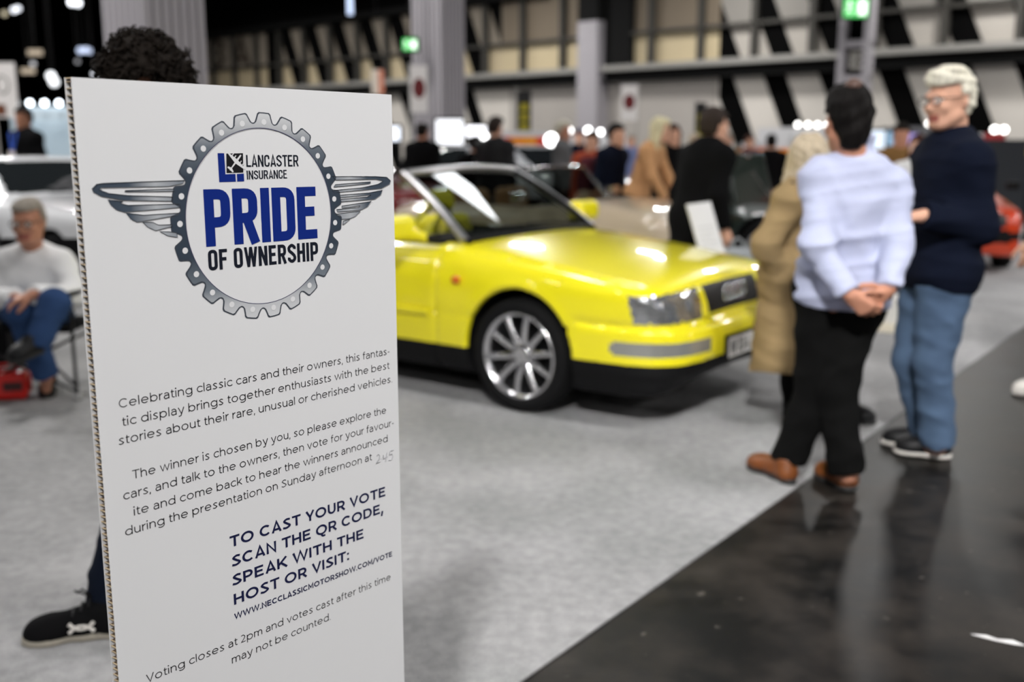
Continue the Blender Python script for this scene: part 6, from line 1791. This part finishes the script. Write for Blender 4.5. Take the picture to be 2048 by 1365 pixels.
    def yel(o, w, h, z):
        mb = MB()
        for k in range(4):
            z0 = z + h * (0.18 - 0.19 * k)
            mb.add([(-0.34 * w, -0.012, z0 - 0.08 * h), (0.36 * w, -0.012, z0 - 0.06 * h), (0.34 * w, -0.012, z0 + 0.05 * h), (0.10 * w, -0.012, z0 + 0.085 * h), (-0.30 * w, -0.012, z0 + 0.07 * h)], [(0, 1, 2, 3, 4)])
        mb.build('yellow_print', mat('yellow_print', srgb(150, 140, 30), 0.7), o, recalc=False)
    FB = mat('black_flag_cloth', (0.012, 0.012, 0.012), 0.8)
    banner('feather_flag', 'black and yellow upright flag against the grey shutter', 1034, 1062, 182, 286, 19.5, FB, yel)
    banner('feather_flag', 'black and yellow narrow flag behind the man in the long black coat', 1392, 1410, 206, 300, 19.0, FB, yel)

    def exit_sign(label, px, py, Y, w):
        p = at(px, py, Y)
        root = empty('exit_sign', tuple(p), label, 'sign')
        h = w * 0.78
        MB().box((0, 0.05, 0), (w + 0.06, 0.09, h + 0.06)).build('casing', TRIMB, root)
        MB().box((0, 0, 0), (w, 0.02, h)).build('green_face', glow('exit_green', (0.10, 0.75, 0.16), 1.1), root)
        m = MB()
        # running figure and doorway, white
        m.ball((-0.27 * w, -0.012, 0.27 * h), (0.07 * w, 0.004, 0.07 * w), 6)
        for a, b in (((-0.25, 0.16), (-0.30, -0.08)), ((-0.30, -0.08), (-0.16, -0.22)), ((-0.16, -0.22), (-0.24, -0.40)), ((-0.30, -0.08), (-0.42, -0.30)), ((-0.25, 0.12), (-0.10, 0.02)), ((-0.26, 0.12), (-0.42, 0.0))):
            m.tube([(a[0] * w, -0.012, a[1] * h), (b[0] * w, -0.012, b[1] * h)], 0.055 * w, 5, flat=0.3)
        m.box((0.26 * w, -0.012, -0.02 * h), (0.34 * w, 0.006, 0.72 * h))
        m.build('running_figure', glow('exit_white', (0.85, 1.0, 0.85), 2.4), root)
        MB().tube([(0, 0.05, h / 2), (0, 0.05, 9.5 - p[2])], 0.02, 6).build('hanger', DARKST, root)
    exit_sign('lit green exit sign hanging left of the fluted column', 820, 89, 19.4, 0.26)
    exit_sign('lit green exit sign at the top of the pale lattice column', 1712, 15, 25.6, 0.58)

    # hanging box sign, white and pink faces, over the far stands
    p = at(755, 165, 26.0)
    root = empty('hanging_sign', tuple(p), 'small hanging box sign, one face white and one pink, above the display board edge', 'sign', -0.5)
    MB().box((0, 0, 0), (0.22, 0.22, 0.60)).add([(0.1105, -0.11, -0.3), (0.1105, 0.11, -0.3), (0.1105, 0.11, 0.3), (0.1105, -0.11, 0.3)], [(0, 1, 2, 3)], 1).build('box', [mat('ivory_face', srgb(226, 214, 200), 0.5), mat('salmon_face', srgb(190, 120, 96), 0.5)], root, bevel=0.02)
    MB().tube([(0, 0, 0.3), (0, 0, 9.5 - p[2])], 0.006, 5).build('hanger', DARKST, root)
    p = at(700, 14, 30.0)
    root = empty('tube_lamp', tuple(p), 'cool white tube lamp hanging over the far wall', 'lamp')
    MB().tube([(0, 0, -0.2), (0, 0, 0.35)], 0.075, 10).build('tube', glow('cool_tube', (0.62, 0.74, 1.0), 1.6), root)
    MB().tube([(0, 0, 0.35), (0, 0, 9.5 - p[2])], 0.012, 5).build('hanger', DARKST, root)

    # distant lamps in the dark far end of the hall
    for i, (px, py, Y, r, col, st) in enumerate(((28, 20, 60, 0.16, (0.9, 0.93, 1), 2.2), (36, 17, 66, 0.16, (0.9, 0.93, 1), 2.2), (9, 27, 58, 0.14, (0.95, 0.85, 0.6), 0.8), (144, 4, 62, 0.22, (0.92, 0.94, 1), 4.0), (155, 6, 66, 0.22, (0.92, 0.94, 1), 4.0), (161, 101, 52, 0.16, (0.65, 0.75, 1), 1.4), (172, 100, 54, 0.16, (0.65, 0.75, 1), 1.4), (180, 102, 56, 0.14, (0.65, 0.75, 1), 1.2),
                                                 (188, 148, 48, 0.10, (0.9, 0.92, 1), 1.6), (155, 123, 50, 0.10, (0.8, 0.8, 0.85), 0.5), (66, 128, 52, 0.12, (0.85, 0.85, 0.88), 0.9), (102, 152, 44, 0.18, (0.95, 0.97, 1), 2.4), (108, 164, 46, 0.20, (0.95, 0.97, 1), 2.2))):
        p = at(px, py, Y * 0.82)
        o = MB().ball((0, 0, 0), r * 0.82, 8).build('distant_lamp', glow('distant_%d' % i, col, st))
        o.location = p
        tag(o, 'tiny distant lamp in the dark far end of the hall', 'lamp', 'distant lamps in the dark hall')
        MB().tube([(0, 0, r * 0.9), (0, 0, max(0.3, 9.5 - p[2]))], 0.02, 5).build('hanger', DARKST, o)
    for i, (px, py, Y) in enumerate(((70, 105, 40), (56, 142, 42))):
        p = at(px, py, Y)
        o = MB().box((0, 0, 0), (0.52, 0.1, 0.2)).build('warm_strip_lamp', glow('warm_strip', (0.8, 0.66, 0.5), 0.7))
        o.location = p
        tag(o, ['warm strip lamp, the upper of two over the far left stands', 'warm strip lamp, the lower of two over the far left stands'][i], 'lamp')
        MB().tube([(0, 0, 0.1), (0, 0, 9.5 - p[2])], 0.02, 5).build('hanger', DARKST, o)
stands()
